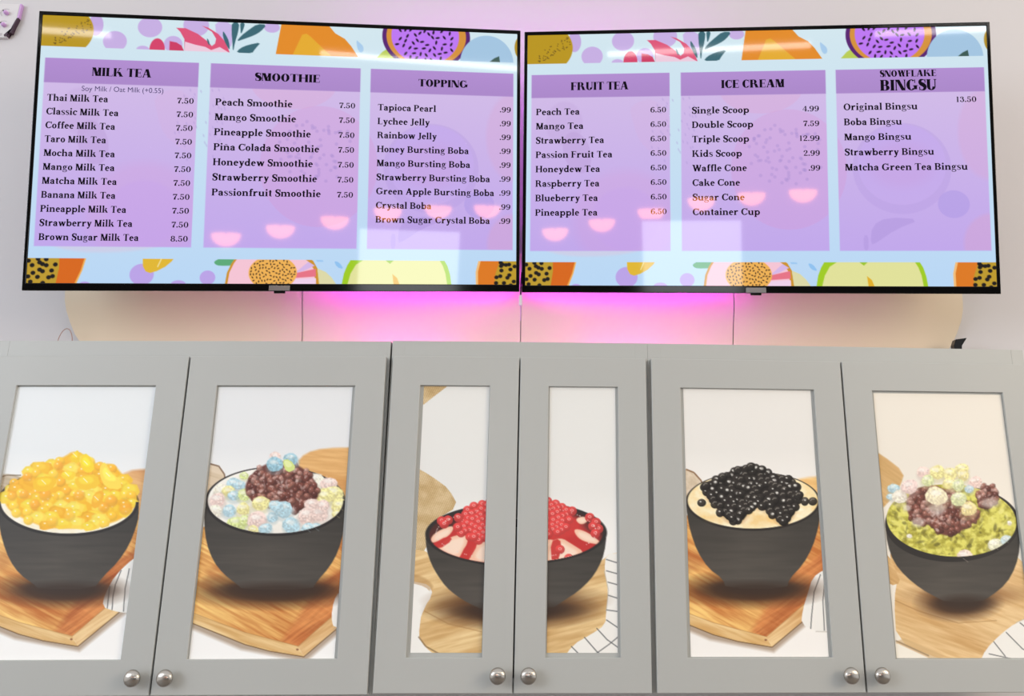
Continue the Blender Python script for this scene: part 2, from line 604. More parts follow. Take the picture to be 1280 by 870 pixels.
def print_beans(W, H, corners):
    rnd = random.Random(8)
    A = Art(W, H, corners, (230, 230, 230))
    backdrop(A, 585, (222, 224, 225))
    A.poly([(370, 580), (382, 567), (405, 561), (450, 560), (450, 700), (380, 700)], wood((236, 190, 126), (214, 156, 92), .1), 1, 1, soft=3)
    A.poly([(256, 584), (266, 581), (275, 586), (281, 596), (282, 612), (256, 640)], wood((232, 214, 190), (208, 184, 150), .3), 1, 1, soft=1.5)
    A.line([(262, 581), (273, 584), (280, 594), (282, 606)], 2, (120, 88, 62), .8)
    board(A, 242, 557)
    towel(A, [(424, 740), (417, 752), (414, 772), (417, 786), (450, 790), (450, 735)], [])
    bowl(A, 344, 628, 88, 43.5, [(255, 655), (258, 680), (267, 703), (280, 719), (296, 731)], [(396, 728), (412, 710), (423, 690), (430, 664), (432, 645)], (304, 390, 738))
    A.ell(344, 627, 84.5, 41, MILK((252, 250, 242), (240, 236, 226)))
    clip = np.maximum((A.Y < 627) * 1.0, A.mask_ell(344, 627, 84.5, 41))
    for x, y, r, c in ((305, 596, 6, GRN), (292, 606, 9, BLUE), (276, 615, 10, CREAM), (300, 608, 8, BLUE), (286, 616, 9, YEL), (395, 600, 10, CREAM), (404, 608, 11, CREAM),
                       (412, 606, 12, PINK), (418, 618, 13, YEL), (425, 634, 11, YEL), (406, 622, 12, YEL), (271, 627, 12, PINK), (292, 621, 9, BLUE), (305, 620, 10, GRN),
                       (422, 645, 8, YEL), (270, 640, 9, CREAM)):
        mallow(A, x, y, r, c, clip)
    hull = [(306, 618), (307, 604), (318, 590), (334, 580), (352, 577), (372, 582), (388, 594), (398, 610), (398, 625), (384, 634), (370, 642), (350, 640), (334, 636), (318, 630)]
    bean_mound(A, rnd, hull, 105)
    for x, y, r, c in ((286, 640, 9.5, BLUE), (304, 638, 10, YEL), (325, 630, 12, YEL), (296, 656, 12, GRN), (306, 652, 9, GRN), (322, 652, 13, PINK), (340, 648, 8, BLUE), (355, 638, 13, BLUE),
                       (344, 634, 10, BLUE), (332, 662, 9, BLUE), (365, 658, 12, BLUE), (390, 632, 10, PINK), (384, 646, 13, PINK), (400, 644, 12, PINK), (404, 634, 9, PINK),
                       (385, 662, 9, BLUE), (396, 661, 8, BLUE), (316, 664, 7, YEL)):
        mallow(A, x, y, r, c, clip)
    for x, y, r, c in ((344, 571, 7, PINK), (364, 575, 10, (104, 172, 196)), (343, 582, 11, (100, 172, 198))):
        mallow(A, x, y, r, c)
    A.poly([(352, 576), (362, 575), (371, 587), (358, 593)], (216, 230, 140), 1, 1)
    A.poly([(354, 577), (361, 577), (366, 584), (358, 586)], (236, 244, 180), .8, 1)
    return A.C


def print_boba(W, H, corners):
    rnd = random.Random(21)
    A = Art(W, H, corners, (230, 230, 230))
    backdrop(A, 588, (224, 222, 217), (250, 247, 242))
    A.poly([(985, 604), (1000, 598), (1040, 594), (1040, 700), (990, 700)], wood((248, 208, 140), (232, 178, 108), .1), 1, 1, soft=4)
    A.poly([(848, 587), (858, 587), (868, 592), (878, 606), (872, 618), (850, 630)], wood((228, 212, 190), (204, 184, 154), .8, .3, .4), 1, 1, soft=1.5)
    A.line([(857, 587), (867, 591), (876, 601), (879, 608)], 2, (136, 98, 64), .85)
    board(A, 828, 545)
    towel(A, [(1030, 712), (1016, 722), (1010, 742), (1004, 762), (1002, 780), (1020, 789), (1045, 790), (1045, 710)],
          [[(1026, 718), (1018, 740), (1015, 770), (1014, 786)], [(1032, 722), (1029, 750), (1031, 788)]])
    bowl(A, 941, 627, 84, 37, [(859, 645), (863, 665), (872, 690), (886, 711), (904, 724)], [(987, 724), (1004, 706), (1016, 684), (1023, 660), (1025, 645)], (908, 984, 736))
    A.ell(941, 626, 81.5, 35, MILK((255, 248, 220), (246, 212, 140)))
    A.ell(905, 648, 22, 7, (240, 196, 120), .35, soft=5)
    A.ell(955, 650, 26, 7, (240, 190, 110), .3, soft=5)
    hull = [(880, 612), (880, 604), (896, 598), (912, 590), (920, 584), (940, 582), (953, 586), (966, 592), (986, 598), (996, 608), (1002, 620), (996, 636), (988, 650), (976, 656), (964, 642), (950, 634),
            (940, 634), (934, 644), (928, 652), (912, 652), (900, 642), (896, 632), (884, 624)]
    A.poly([(a, b + 3) for a, b in hull], (150, 96, 50), .4, 2, soft=6)
    A.poly(hull, (34, 30, 29), 1, 1, soft=1.5)

    def ball(x, y):
        A.ball(x, y, rnd.uniform(5, 6.2), rnd.uniform(4.8, 5.8), (58, 53, 50), dark=.42, light=1.02, spec=.0, alpha=.9)
        k = rnd.random()
        if k < .5:
            A.line([(x - 3, y - 1), (x - 1, y - 3.2), (x + 2, y - 3)], .9, (206, 200, 188), .55)
        if k > .8:
            A.ell(x, y - 1, 2, 1.6, (226, 224, 218), .8, soft=1.5)
        if k > .4:
            A.ell(x + rnd.uniform(-2, 1), y - 1.5, 1.1, .9, (236, 234, 228), .85)
    heap(A, rnd, 120, hull, 5.0, ball)
    for x, y in ((877, 629), (1006, 627), (1016, 627), (882, 608), (894, 604), (903, 597), (922, 588), (938, 584), (952, 587), (985, 599), (994, 608), (998, 620), (979, 652), (915, 648)):
        ball(x, y)
    return A.C


def print_matcha(W, H, corners):
    rnd = random.Random(31)
    A = Art(W, H, corners, (230, 226, 216))
    backdrop(A, 600, (228, 222, 210), (244, 238, 226))
    A.poly([(1080, 555), (1102, 566), (1131, 588), (1126, 604), (1112, 625), (1080, 650)], wood((226, 190, 136), (206, 166, 108), .6), 1, 1, soft=2)
    A.poly([(1110, 700), (1122, 718), (1117, 748), (1120, 800), (1165, 820), (1185, 826), (1310, 830), (1310, 690), (1120, 660)],
           wood((240, 208, 156), (208, 164, 106), .35), 1, 1)
    A.poly([(1100, 690), (1112, 692), (1120, 712), (1126, 726), (1112, 730), (1104, 715)], wood((232, 196, 140), (196, 150, 92), .6), 1, 1)
    A.line([(1118, 748), (1148, 762), (1200, 778), (1250, 775)], 1.5, (176, 130, 78), .5)
    A.poly([(1119, 792), (1165, 812), (1190, 824), (1120, 828)], (214, 180, 130), .7, 1, soft=2)
    A.poly([(1100, 800), (1122, 804), (1160, 822), (1170, 830), (1100, 830)], (246, 240, 226), 1)
    A.line([(1119, 800), (1162, 820)], 2, (120, 90, 60), .5)
    towel(A, [(1228, 830), (1236, 812), (1256, 792), (1275, 778), (1310, 764), (1310, 830)],
          [[(1246, 802), (1262, 822)], [(1262, 790), (1284, 812), (1300, 820)], [(1240, 818), (1275, 826), (1300, 828)], [(1280, 778), (1300, 794)]])
    A.ell(1210, 742, 68, 14, (120, 76, 40), .5, soft=10)
    bowl(A, 1192, 652, 86, 48, [(1109, 678), (1117, 700), (1132, 718), (1152, 734), (1170, 744)], [(1242, 744), (1262, 728), (1274, 706), (1279, 682)], (1184, 1228, 751))
    G = lambda X, Y: lerp((226, 222, 110), (168, 160, 60), np.clip(NZ.fbm(X * .16, Y * .2, 4) * 3.2 - 1.25, 0, 1))
    A.ell(1191, 648, 83, 45, G, rot=.06)
    clip = np.maximum((A.Y < 640) * 1.0, A.mask_ell(1191, 648, 83, 45, .06))
    for _ in range(330):
        x, y = rnd.uniform(1110, 1272), rnd.uniform(612, 692)
        A.ell(x, y, rnd.uniform(1, 6), rnd.uniform(.8, 3), rnd.choice([(110, 104, 44), (232, 226, 130), (240, 236, 160), (196, 186, 74), (84, 80, 38)]), rnd.uniform(.25, .6),
              rot=rnd.uniform(0, 3), clip=A.mask_ell(1191, 650, 82, 42, .06) if _ == 0 else MASK_M.setdefault(id(A), A.mask_ell(1191, 648, 82, 43, .06)), soft=1.5)
    bean_mound(A, rnd, [(1222, 618), (1232, 604), (1246, 606), (1250, 620), (1242, 632), (1226, 634)], 22)
    bean_mound(A, rnd, [(1132, 626), (1140, 610), (1160, 604), (1190, 610), (1210, 622), (1232, 642), (1214, 654), (1192, 668), (1172, 664), (1164, 652), (1146, 654), (1136, 642)], 100)
    A.ell(1240, 626, 12, 6, (226, 218, 210), .6, soft=4)
    A.ell(1172, 634, 11, 7, (230, 220, 214), .6, soft=4)
    A.ell(1148, 650, 8, 6, (226, 218, 210), .6, soft=3)
    A.ell(1134, 632, 5, 4, (232, 226, 218), .7, soft=3)
    for x, y, r, c in ((1155, 588, 9, PINK), (1117, 608, 8, BLUE), (1113, 618, 5, BLUE), (1125, 618, 11, CREAM), (1137, 606, 12, (244, 200, 190)), (1172, 588, 11, YEL), (1188, 590, 10, YEL), (1204, 584, 9, YEL),
                       (1160, 598, 9, (212, 224, 130)), (1188, 602, 9, YEL), (1205, 592, 9, (240, 220, 110)), (1220, 600, 9, (246, 196, 180)), (1199, 604, 9.5, (212, 224, 136)), (1213, 609, 6.5, (150, 190, 206)),
                       (1173, 618, 15, (248, 226, 170)), (1200, 620, 11, (216, 226, 140)), (1212, 634, 11.5, (244, 214, 110)), (1208, 694, 12.5, (248, 206, 184)), (1247, 679, 11, (238, 238, 190)),
                       (1261, 672, 8, (176, 208, 214)), (1137, 667, 3.5, CREAM), (1265, 651, 3.5, CREAM)):
        mallow(A, x, y, r, c, clip)
    return A.C


MASK_M = {}


def print_strawberry(W, H, corners):
    rnd = random.Random(77)
    A = Art(W, H, corners, (230, 230, 226))
    backdrop(A, 640, (222, 222, 218), (246, 245, 241))
    bur = lambda X, Y: lerp((226, 204, 162), (182, 148, 96), np.clip(.5 + .5 * np.sin((X + Y * .6) * 1.6) * np.sin((Y - X * .5) * 2.1) + (NZ.fbm(X * .1, Y * .1) - .5), 0, 1))
    A.poly([(520, 470), (566, 470), (558, 484), (545, 494), (530, 506), (520, 508)], bur, 1)
    A.poly([(515, 585), (526, 588), (545, 600), (561, 612), (573, 634), (545, 650), (532, 690), (518, 700)], bur, 1, 1)
    A.poly([(505, 686), (520, 688), (534, 690), (545, 702), (600, 720), (740, 710), (757, 700), (762, 695), (790, 692), (790, 830), (545, 830), (527, 812), (523, 796), (527, 764), (541, 744),
            (537, 732), (520, 728), (505, 726)], wood((242, 214, 160), (206, 164, 106), -.25, .03, .3), 1, 1)
    A.poly([(505, 719), (520, 718), (536, 726), (543, 736), (530, 742), (516, 732), (505, 730)], (176, 130, 78), .5, 1, soft=3)
    A.poly([(500, 730), (512, 729), (532, 734), (539, 743), (530, 762), (523, 778), (523, 796), (532, 810), (548, 822), (500, 826)], (246, 244, 238), 1, 1)
    A.line([(523, 796), (532, 808), (550, 818)], 2, (120, 92, 60), .6)
    A.line([(530, 764), (560, 780), (602, 790)], 1.6, (180, 136, 84), .5)
    towel(A, [(757, 696), (775, 694), (790, 694), (790, 830), (700, 830), (716, 806), (738, 794), (756, 782), (757, 766), (760, 740), (755, 716)],
          [[(757, 702), (770, 706), (790, 706)], [(757, 716), (772, 720), (790, 719)], [(759, 730), (774, 734), (790, 732)], [(759, 746), (772, 750), (790, 746)], [(757, 764), (772, 766), (790, 760)],
           [(745, 786), (758, 800), (775, 812)], [(730, 797), (745, 814), (752, 820)], [(757, 776), (772, 786), (790, 792)], [(714, 808), (726, 820), (738, 826)], [(740, 820), (760, 806), (780, 790)]])
    A.ell(645, 752, 95, 20, (110, 74, 44), .65, soft=12)
    bowl(A, 645, 669, 113.5, 40, [(533, 688), (539, 706), (547, 720), (557, 734), (570, 745), (586, 755)], [(706, 752), (722, 742), (738, 727), (748, 712), (755, 695)], (605, 690, 763))
    A.ell(645, 669.5, 108.5, 36.5, lambda X, Y: lerp((60, 38, 36), (96, 44, 42), np.clip((Y - 640) / 40, 0, 1)))
    clip = A.mask_ell(645, 670, 108, 36)
    A.ell(645, 680, 104, 28, (196, 52, 52), 1, clip=clip, soft=4)
    A.ell(650, 660, 80, 22, (206, 60, 58), 1, clip=clip, soft=4)
    for q in ([(537, 680), (541, 668), (562, 658), (568, 660), (562, 670), (548, 678)], [(544, 687), (560, 673), (578, 668), (586, 668), (583, 684), (572, 702), (556, 696)],
              [(582, 704), (592, 682), (610, 672), (640, 676), (650, 706), (620, 710)], [(655, 700), (668, 680), (690, 676), (728, 690), (726, 700), (696, 706), (660, 708)],
              [(676, 712), (684, 684), (700, 674), (716, 684), (732, 694), (716, 706)], [(716, 664), (730, 666), (748, 678), (752, 684), (736, 682), (722, 676)],
              [(718, 652), (730, 648), (736, 654), (726, 660)]):
        c = np.mean(q, 0)
        A.poly(q, (244, 196, 168), 1, 2, soft=1.5, clip=clip)
        A.poly([((p[0] - c[0]) * .72 + c[0], (p[1] - c[1]) * .68 + c[1]) for p in q], (252, 226, 206), .9, 2, soft=4, clip=clip)
    for q in ([(537, 683), (560, 670), (566, 676), (548, 688)], [(572, 702), (582, 682), (594, 672), (598, 680), (584, 704)], [(690, 708), (688, 680), (700, 676), (702, 690), (696, 708)]):
        A.poly(q, (202, 56, 54), .95, 1, soft=1.5, clip=clip)
    clip2 = np.maximum(clip, (A.Y < 668) * 1.0)

    def b(x, y, r=5.6):
        A.ball(x, y, r, r * .96, (222, 72, 70), dark=.86, light=1.08, clip=clip2, alpha=.9)
        A.ell(x, y - 1, r * .38, r * .3, (246, 170, 166), .8, clip=clip2)
        A.ell(x, y - 1, r * .16, r * .12, (196, 48, 48), .8, clip=clip2)
    hull = [(568, 664), (580, 642), (592, 631), (620, 626), (660, 624), (690, 630), (708, 640), (716, 650), (710, 664), (690, 672), (660, 676), (620, 676), (590, 674)]
    A.poly(hull, (206, 54, 52), 1, 2, soft=2, clip=clip2)
    heap(A, rnd, 150, hull, 5.2, b)
    for x, y in ((552, 652), (560, 651), (573, 648), (572, 660), (555, 656), (598, 676), (592, 672), (737, 650), (745, 656), (748, 664), (741, 661), (715, 642), (711, 701), (700, 690), (744, 670)):
        b(x, y, 6)
    for _ in range(70):
        a = rnd.uniform(0, 6.28)
        A.ell(645 + 100 * math.cos(a), 668 + 33 * math.sin(a), .8, .7, (236, 220, 214), .6, clip=clip)
    return A.C


def screen_art(W, H):
    """wallpaper of both menu screens: fruit bands above and below, three lilac cards; x,z in millimetres"""
    rnd = random.Random(4)
    A = Art(W, H, [(-607, 346), (607, 346), (607, -337), (-607, -337)], (0, 0, 0))
    t = np.clip((346 - A.Y) / 683, 0, 1)
    A.C[:] = lerp((212, 232, 240), (186, 216, 246), t)
    top = (A.Y > 266) * 1.0
    bot = (A.Y < -274.5) * 1.0
    E_, P_ = A.ell, A.poly
    # faint wallpaper between the bands
    P_([(-590, -120), (-480, -60), (-330, -20), (-240, -80), (-210, -180), (-300, -260), (-590, -260)], (250, 180, 200), .25, 3, soft=8)
    # upper band
    L = (196, 170, 224)
    E_(-478, 325, 18, 28, L, clip=top)
    E_(-590, 308, 107, 78, (186, 150, 22), clip=top)
    for i in range(56):
        x = rnd.uniform(-578, -490)
        z = 272 + (x + 578) * .55 + rnd.uniform(-8, 24)
        if z < 338 and ((x + 590) / 104) ** 2 + ((z - 308) / 76) ** 2 < 1:
            E_(x, z, 1.6, 1.4, (96, 74, 20), .85, clip=top)
    for x, z, a, b in ((-430, 284, 29, 27), (-346, 325, 30, 27), (-361, 265, 16, 10), (-287, 282, 23, 22), (-232, 335, 32, 30), (-41, 337, 20, 14)):
        E_(x, z, a, b, (200, 176, 228), clip=top)
    P_([(-186, 348), (-145, 347), (-138, 316), (-143, 274), (-161, 290), (-181, 311)], (204, 184, 232), 1, 1, clip=top)
    E_(-326, 266, 19, 30, (214, 66, 106), clip=top)
    P_([(-296, 290), (-279, 287), (-266, 279), (-259, 264), (-296, 264)], (206, 60, 100), clip=top)
    P_([(-281, 326), (-258, 326), (-227, 312), (-202, 293), (-191, 281), (-183, 288), (-181, 301), (-192, 319), (-217, 334), (-202, 330), (-176, 314), (-156, 292), (-145, 264), (-258, 262), (-260, 297), (-271, 316)],
       (222, 84, 120), clip=top)
    P_([(-258, 290), (-233, 283), (-207, 278), (-192, 270), (-171, 279), (-147, 265), (-149, 260), (-258, 260)], (238, 204, 222), clip=top)
    for q in ([(-143, 347), (-124, 347), (-126, 321), (-133, 294), (-137, 265), (-140, 295), (-143, 321)], [(-54, 344), (-79, 345), (-100, 328), (-118, 312), (-130, 295), (-108, 304), (-85, 314), (-69, 325)],
              [(-122, 347), (-110, 346), (-112, 333), (-119, 314), (-121, 331)], [(-165, 324), (-156, 311), (-148, 295), (-145, 270), (-156, 287), (-164, 306)],
              [(-130, 265), (-120, 278), (-100, 288), (-67, 296), (-80, 280), (-90, 264)], [(-204, 302), (-199, 296), (-195, 281), (-202, 288)]):
        P_(q, (58, 104, 116), 1, 1, clip=top)
    P_([(-16, 355), (102, 352), (122, 328), (147, 314), (164, 295), (183, 266), (-30, 260)], (228, 140, 34), clip=top)
    P_([(12, 260), (37, 321), (48, 324), (58, 317), (88, 289), (120, 260)], (230, 172, 44), clip=top)
    P_([(177, 313), (186, 305), (196, 296), (197, 282), (188, 277), (180, 290)], (168, 204, 236), 1, 1, clip=top)
    P_([(228, 262), (247, 283), (262, 293), (282, 280), (292, 262)], (186, 206, 84), 1, 0, clip=top)
    E_(362, 328, 117, 90, (88, 30, 112), clip=top)
    E_(362, 329, 106, 84, (214, 146, 56), clip=top)
    E_(359, 330, 90, 78, (190, 120, 244), clip=top)
    pts = []
    for i in range(400):
        x, z = rnd.uniform(280, 440), rnd.uniform(262, 346)
        if ((x - 359) / 84) ** 2 + ((z - 330) / 70) ** 2 < 1 and all((x - a) ** 2 + (z - b) ** 2 > 170 for a, b in pts):
            pts.append((x, z))
            E_(x, z, 5.6, 2.8, (34, 14, 40), rot=rnd.choice([.9, 2.2, 1.4, .2, 1.1]), clip=top)
    E_(525, 262, 72, 76, (164, 198, 226), clip=top)
    P_([(528, 262), (545, 276), (558, 282), (561, 262)], (56, 88, 80), clip=top)
    E_(616, 308, 16, 30, (176, 140, 30), clip=top)
    # lower band
    P_([(-611, -260), (-467, -260), (-478, -305), (-493, -345), (-611, -345)], (240, 176, 84), clip=bot)
    P_([(-611, -260), (-471, -260), (-482, -305), (-498, -345), (-611, -345)], (216, 104, 20), clip=bot)
    P_([(-611, -260), (-534, -260), (-533, -300), (-540, -345), (-611, -345)], (190, 154, 44), 1, clip=bot)
    for x, z in [(-596, -293), (-579, -286), (-572, -290), (-563, -293), (-542, -291), (-593, -312), (-578, -304), (-571, -308), (-550, -306), (-582, -322), (-556, -323), (-547, -320), (-598, -334),
                 (-605, -282), (-564, -278), (-583, -277), (-604, -321), (-569, -337)]:
        E_(x, z, 5.6, 5.2, (24, 20, 16), clip=bot)
    for x, z, a, b in ((-337, -315, 29, 27), (-178, -322, 19, 18), (-248, -339, 18, 10), (-471, -339, 12, 6)):
        E_(x, z, a, b, (188, 164, 232), clip=bot)
    P_([(-337, -264), (-255, -264), (-266, -281), (-281, -295), (-301, -306), (-317, -311), (-328, -307), (-335, -294)], (226, 184, 48), 1, 0, clip=bot)
    A.line([(-291, -274), (-300, -296)], 2.2, (248, 240, 190), .9)
    P_([(-150, -273), (-108, -273), (-116, -291), (-151, -292), (-161, -288), (-164, -281)], (92, 170, 120), 1, 1, clip=bot)
    P_([(-108, -266), (-121, -286), (-131, -309), (-136, -345), (100, -345), (93, -297), (82, -278), (64, -264)], (206, 146, 40), 1, 0, clip=bot)
    P_([(-102, -266), (-115, -286), (-125, -309), (-130, -345), (91, -345), (83, -297), (69, -279), (47, -264)], (246, 198, 214), clip=bot)
    P_([(36, -310), (89, -298), (90, -318), (36, -322)], (232, 116, 134), clip=bot)
    P_([(36, -310), (70, -280), (86, -290), (60, -303)], (214, 184, 232), clip=bot)
    P_([(36, -325), (90, -322), (91, -345), (30, -345)], (240, 210, 236), clip=bot)
    P_([(-40, -290), (-50, -276), (-30, -264), (10, -264)], (238, 150, 176), .8, clip=bot)
    E_(-18, -309, 60, 44, (240, 178, 84), clip=bot)
    pts = []
    for i in range(1500):
        x, z = rnd.uniform(-76, 42), rnd.uniform(-338, -272)
        if ((x + 18) / 56) ** 2 + ((z + 309) / 40) ** 2 < 1 and all((x - a) ** 2 + (z - b) ** 2 > 48 for a, b in pts):
            pts.append((x, z))
            E_(x, z, 2.6, 1.5, (44, 30, 20), rot=rnd.uniform(0, 3.1), clip=bot)
    P_([(93, -297), (114, -306), (129, -320), (146, -345), (99, -345)], (222, 218, 168), clip=bot)
    P_([(134, -277), (148, -281), (160, -299), (142, -294)], (140, 192, 240), .9, 1, clip=bot)
    P_([(88, -274), (106, -276), (108, -280), (92, -280)], (150, 196, 240), .8, clip=bot)
    P_([(154, -345), (160, -310), (168, -289), (184, -262), (410, -262), (426, -289), (433, -312), (438, -345)], (160, 204, 30), 1, clip=bot)
    P_([(168, -345), (177, -310), (190, -287), (213, -272), (260, -270), (277, -284), (289, -270), (398, -262), (414, -289), (421, -309), (427, -345)], (226, 226, 154), 1, clip=bot)
    P_([(250, -262), (277, -284), (300, -262)], (156, 196, 44), clip=bot)
    P_([(284, -311), (296, -321), (305, -345), (288, -345)], (226, 176, 36), clip=bot)
    P_([(501, -345), (500, -304), (510, -262), (637, -262), (634, -345)], (244, 190, 120), clip=bot)
    P_([(507, -345), (506, -304), (516, -262), (637, -262), (634, -345)], (222, 122, 28), clip=bot)
    P_([(549, -345), (552, -309), (559, -289), (566, -262), (637, -262), (634, -345)], (190, 154, 40), 1, soft=4, clip=bot)
    for x, z in [(566, -279), (567, -288), (580, -285), (588, -284), (568, -300), (592, -297), (555, -318), (565, -315), (584, -319), (589, -312), (554, -333), (575, -333), (603, -289), (601, -329), (593, -339), (571, -284)]:
        E_(x, z, 5.6, 5.0, (24, 20, 16), clip=bot)
    # cards
    for x0, x1 in ((-595, -221), (-191, 190.5), (217, 597)):
        sl = A.mask_poly([(x0, 235), (x1, 235), (x1, -245.5), (x0, -245.5)])
        tt = np.clip((235 - A.Y) / 480, 0, 1)
        A.C = A.C * (1 - sl[..., None]) + lerp((212, 190, 232), (194, 168, 236), tt) * sl[..., None]
    cards = np.zeros(A.X.shape)
    for x0, x1 in ((-595, -221), (-191, 190.5), (217, 597)):
        cards += (A.X > x0) * (A.X < x1) * (A.Y < 171) * (A.Y > -245)
    E_(-340, -160, 140, 130, (226, 150, 206), .16, clip=cards, soft=30)
    E_(-340, -160, 90, 84, (196, 160, 240), .22, clip=cards, soft=10)
    E_(-470, 20, 36, 58, (180, 148, 206), .3, clip=cards, rot=.3)
    E_(-505, 100, 50, 60, (190, 160, 214), .25, clip=cards, soft=6)
    P_([(-330, 150), (-250, 170), (-200, 60), (-230, -10), (-300, 40), (-320, 100)], (222, 172, 214), .16, 2, clip=cards, soft=4)
    E_(20, 190, 110, 70, (228, 160, 200), .25, clip=cards)
    E_(90, -30, 150, 160, (216, 150, 208), .28, clip=cards)
    for i in range(80):
        a, r = rnd.uniform(0, 6.28), rnd.random() ** .5
        E_(84 + 100 * r * math.cos(a), 10 + 84 * r * math.sin(a), 4.5, 4.5, (166, 140, 206), .35, clip=cards)
    for i in range(50):
        E_(rnd.uniform(-275, -150), rnd.uniform(-20, 165), 2, 4.2, (170, 150, 210), .35, rot=.3)
    E_(380, -30, 125, 120, (184, 158, 226), .4, clip=cards)
    E_(380, -20, 112, 106, (198, 172, 236), 1, clip=cards)
    E_(380, -20, 80, 60, (200, 164, 226), .5, clip=cards, soft=30)
    E_(508, -125, 40, 36, (170, 150, 228), .45, clip=cards)
    P_([(295, -230), (300, -180), (340, -158), (425, -164), (360, -190), (310, -225)], (170, 144, 216), .4, 1, clip=cards)
    P_([(278, -245), (278, -205), (290, -205), (290, -245)], (170, 144, 216), .35, 1, clip=cards)
    E_(600, 60, 75, 120, (216, 170, 214), .4, clip=cards, soft=10)
    E_(600, -230, 70, 80, (218, 164, 204), .4, clip=cards, soft=10)
    for x0, x1 in ((-595, -221), (-191, 190.5), (217, 597)):
        P_([(x0, 235), (x1, 235), (x1, 171), (x0, 171)], lambda X, Y: lerp((168, 132, 200), (176, 138, 208), np.clip((Y - 171) / 64, 0, 1)), .92)
    return A.C


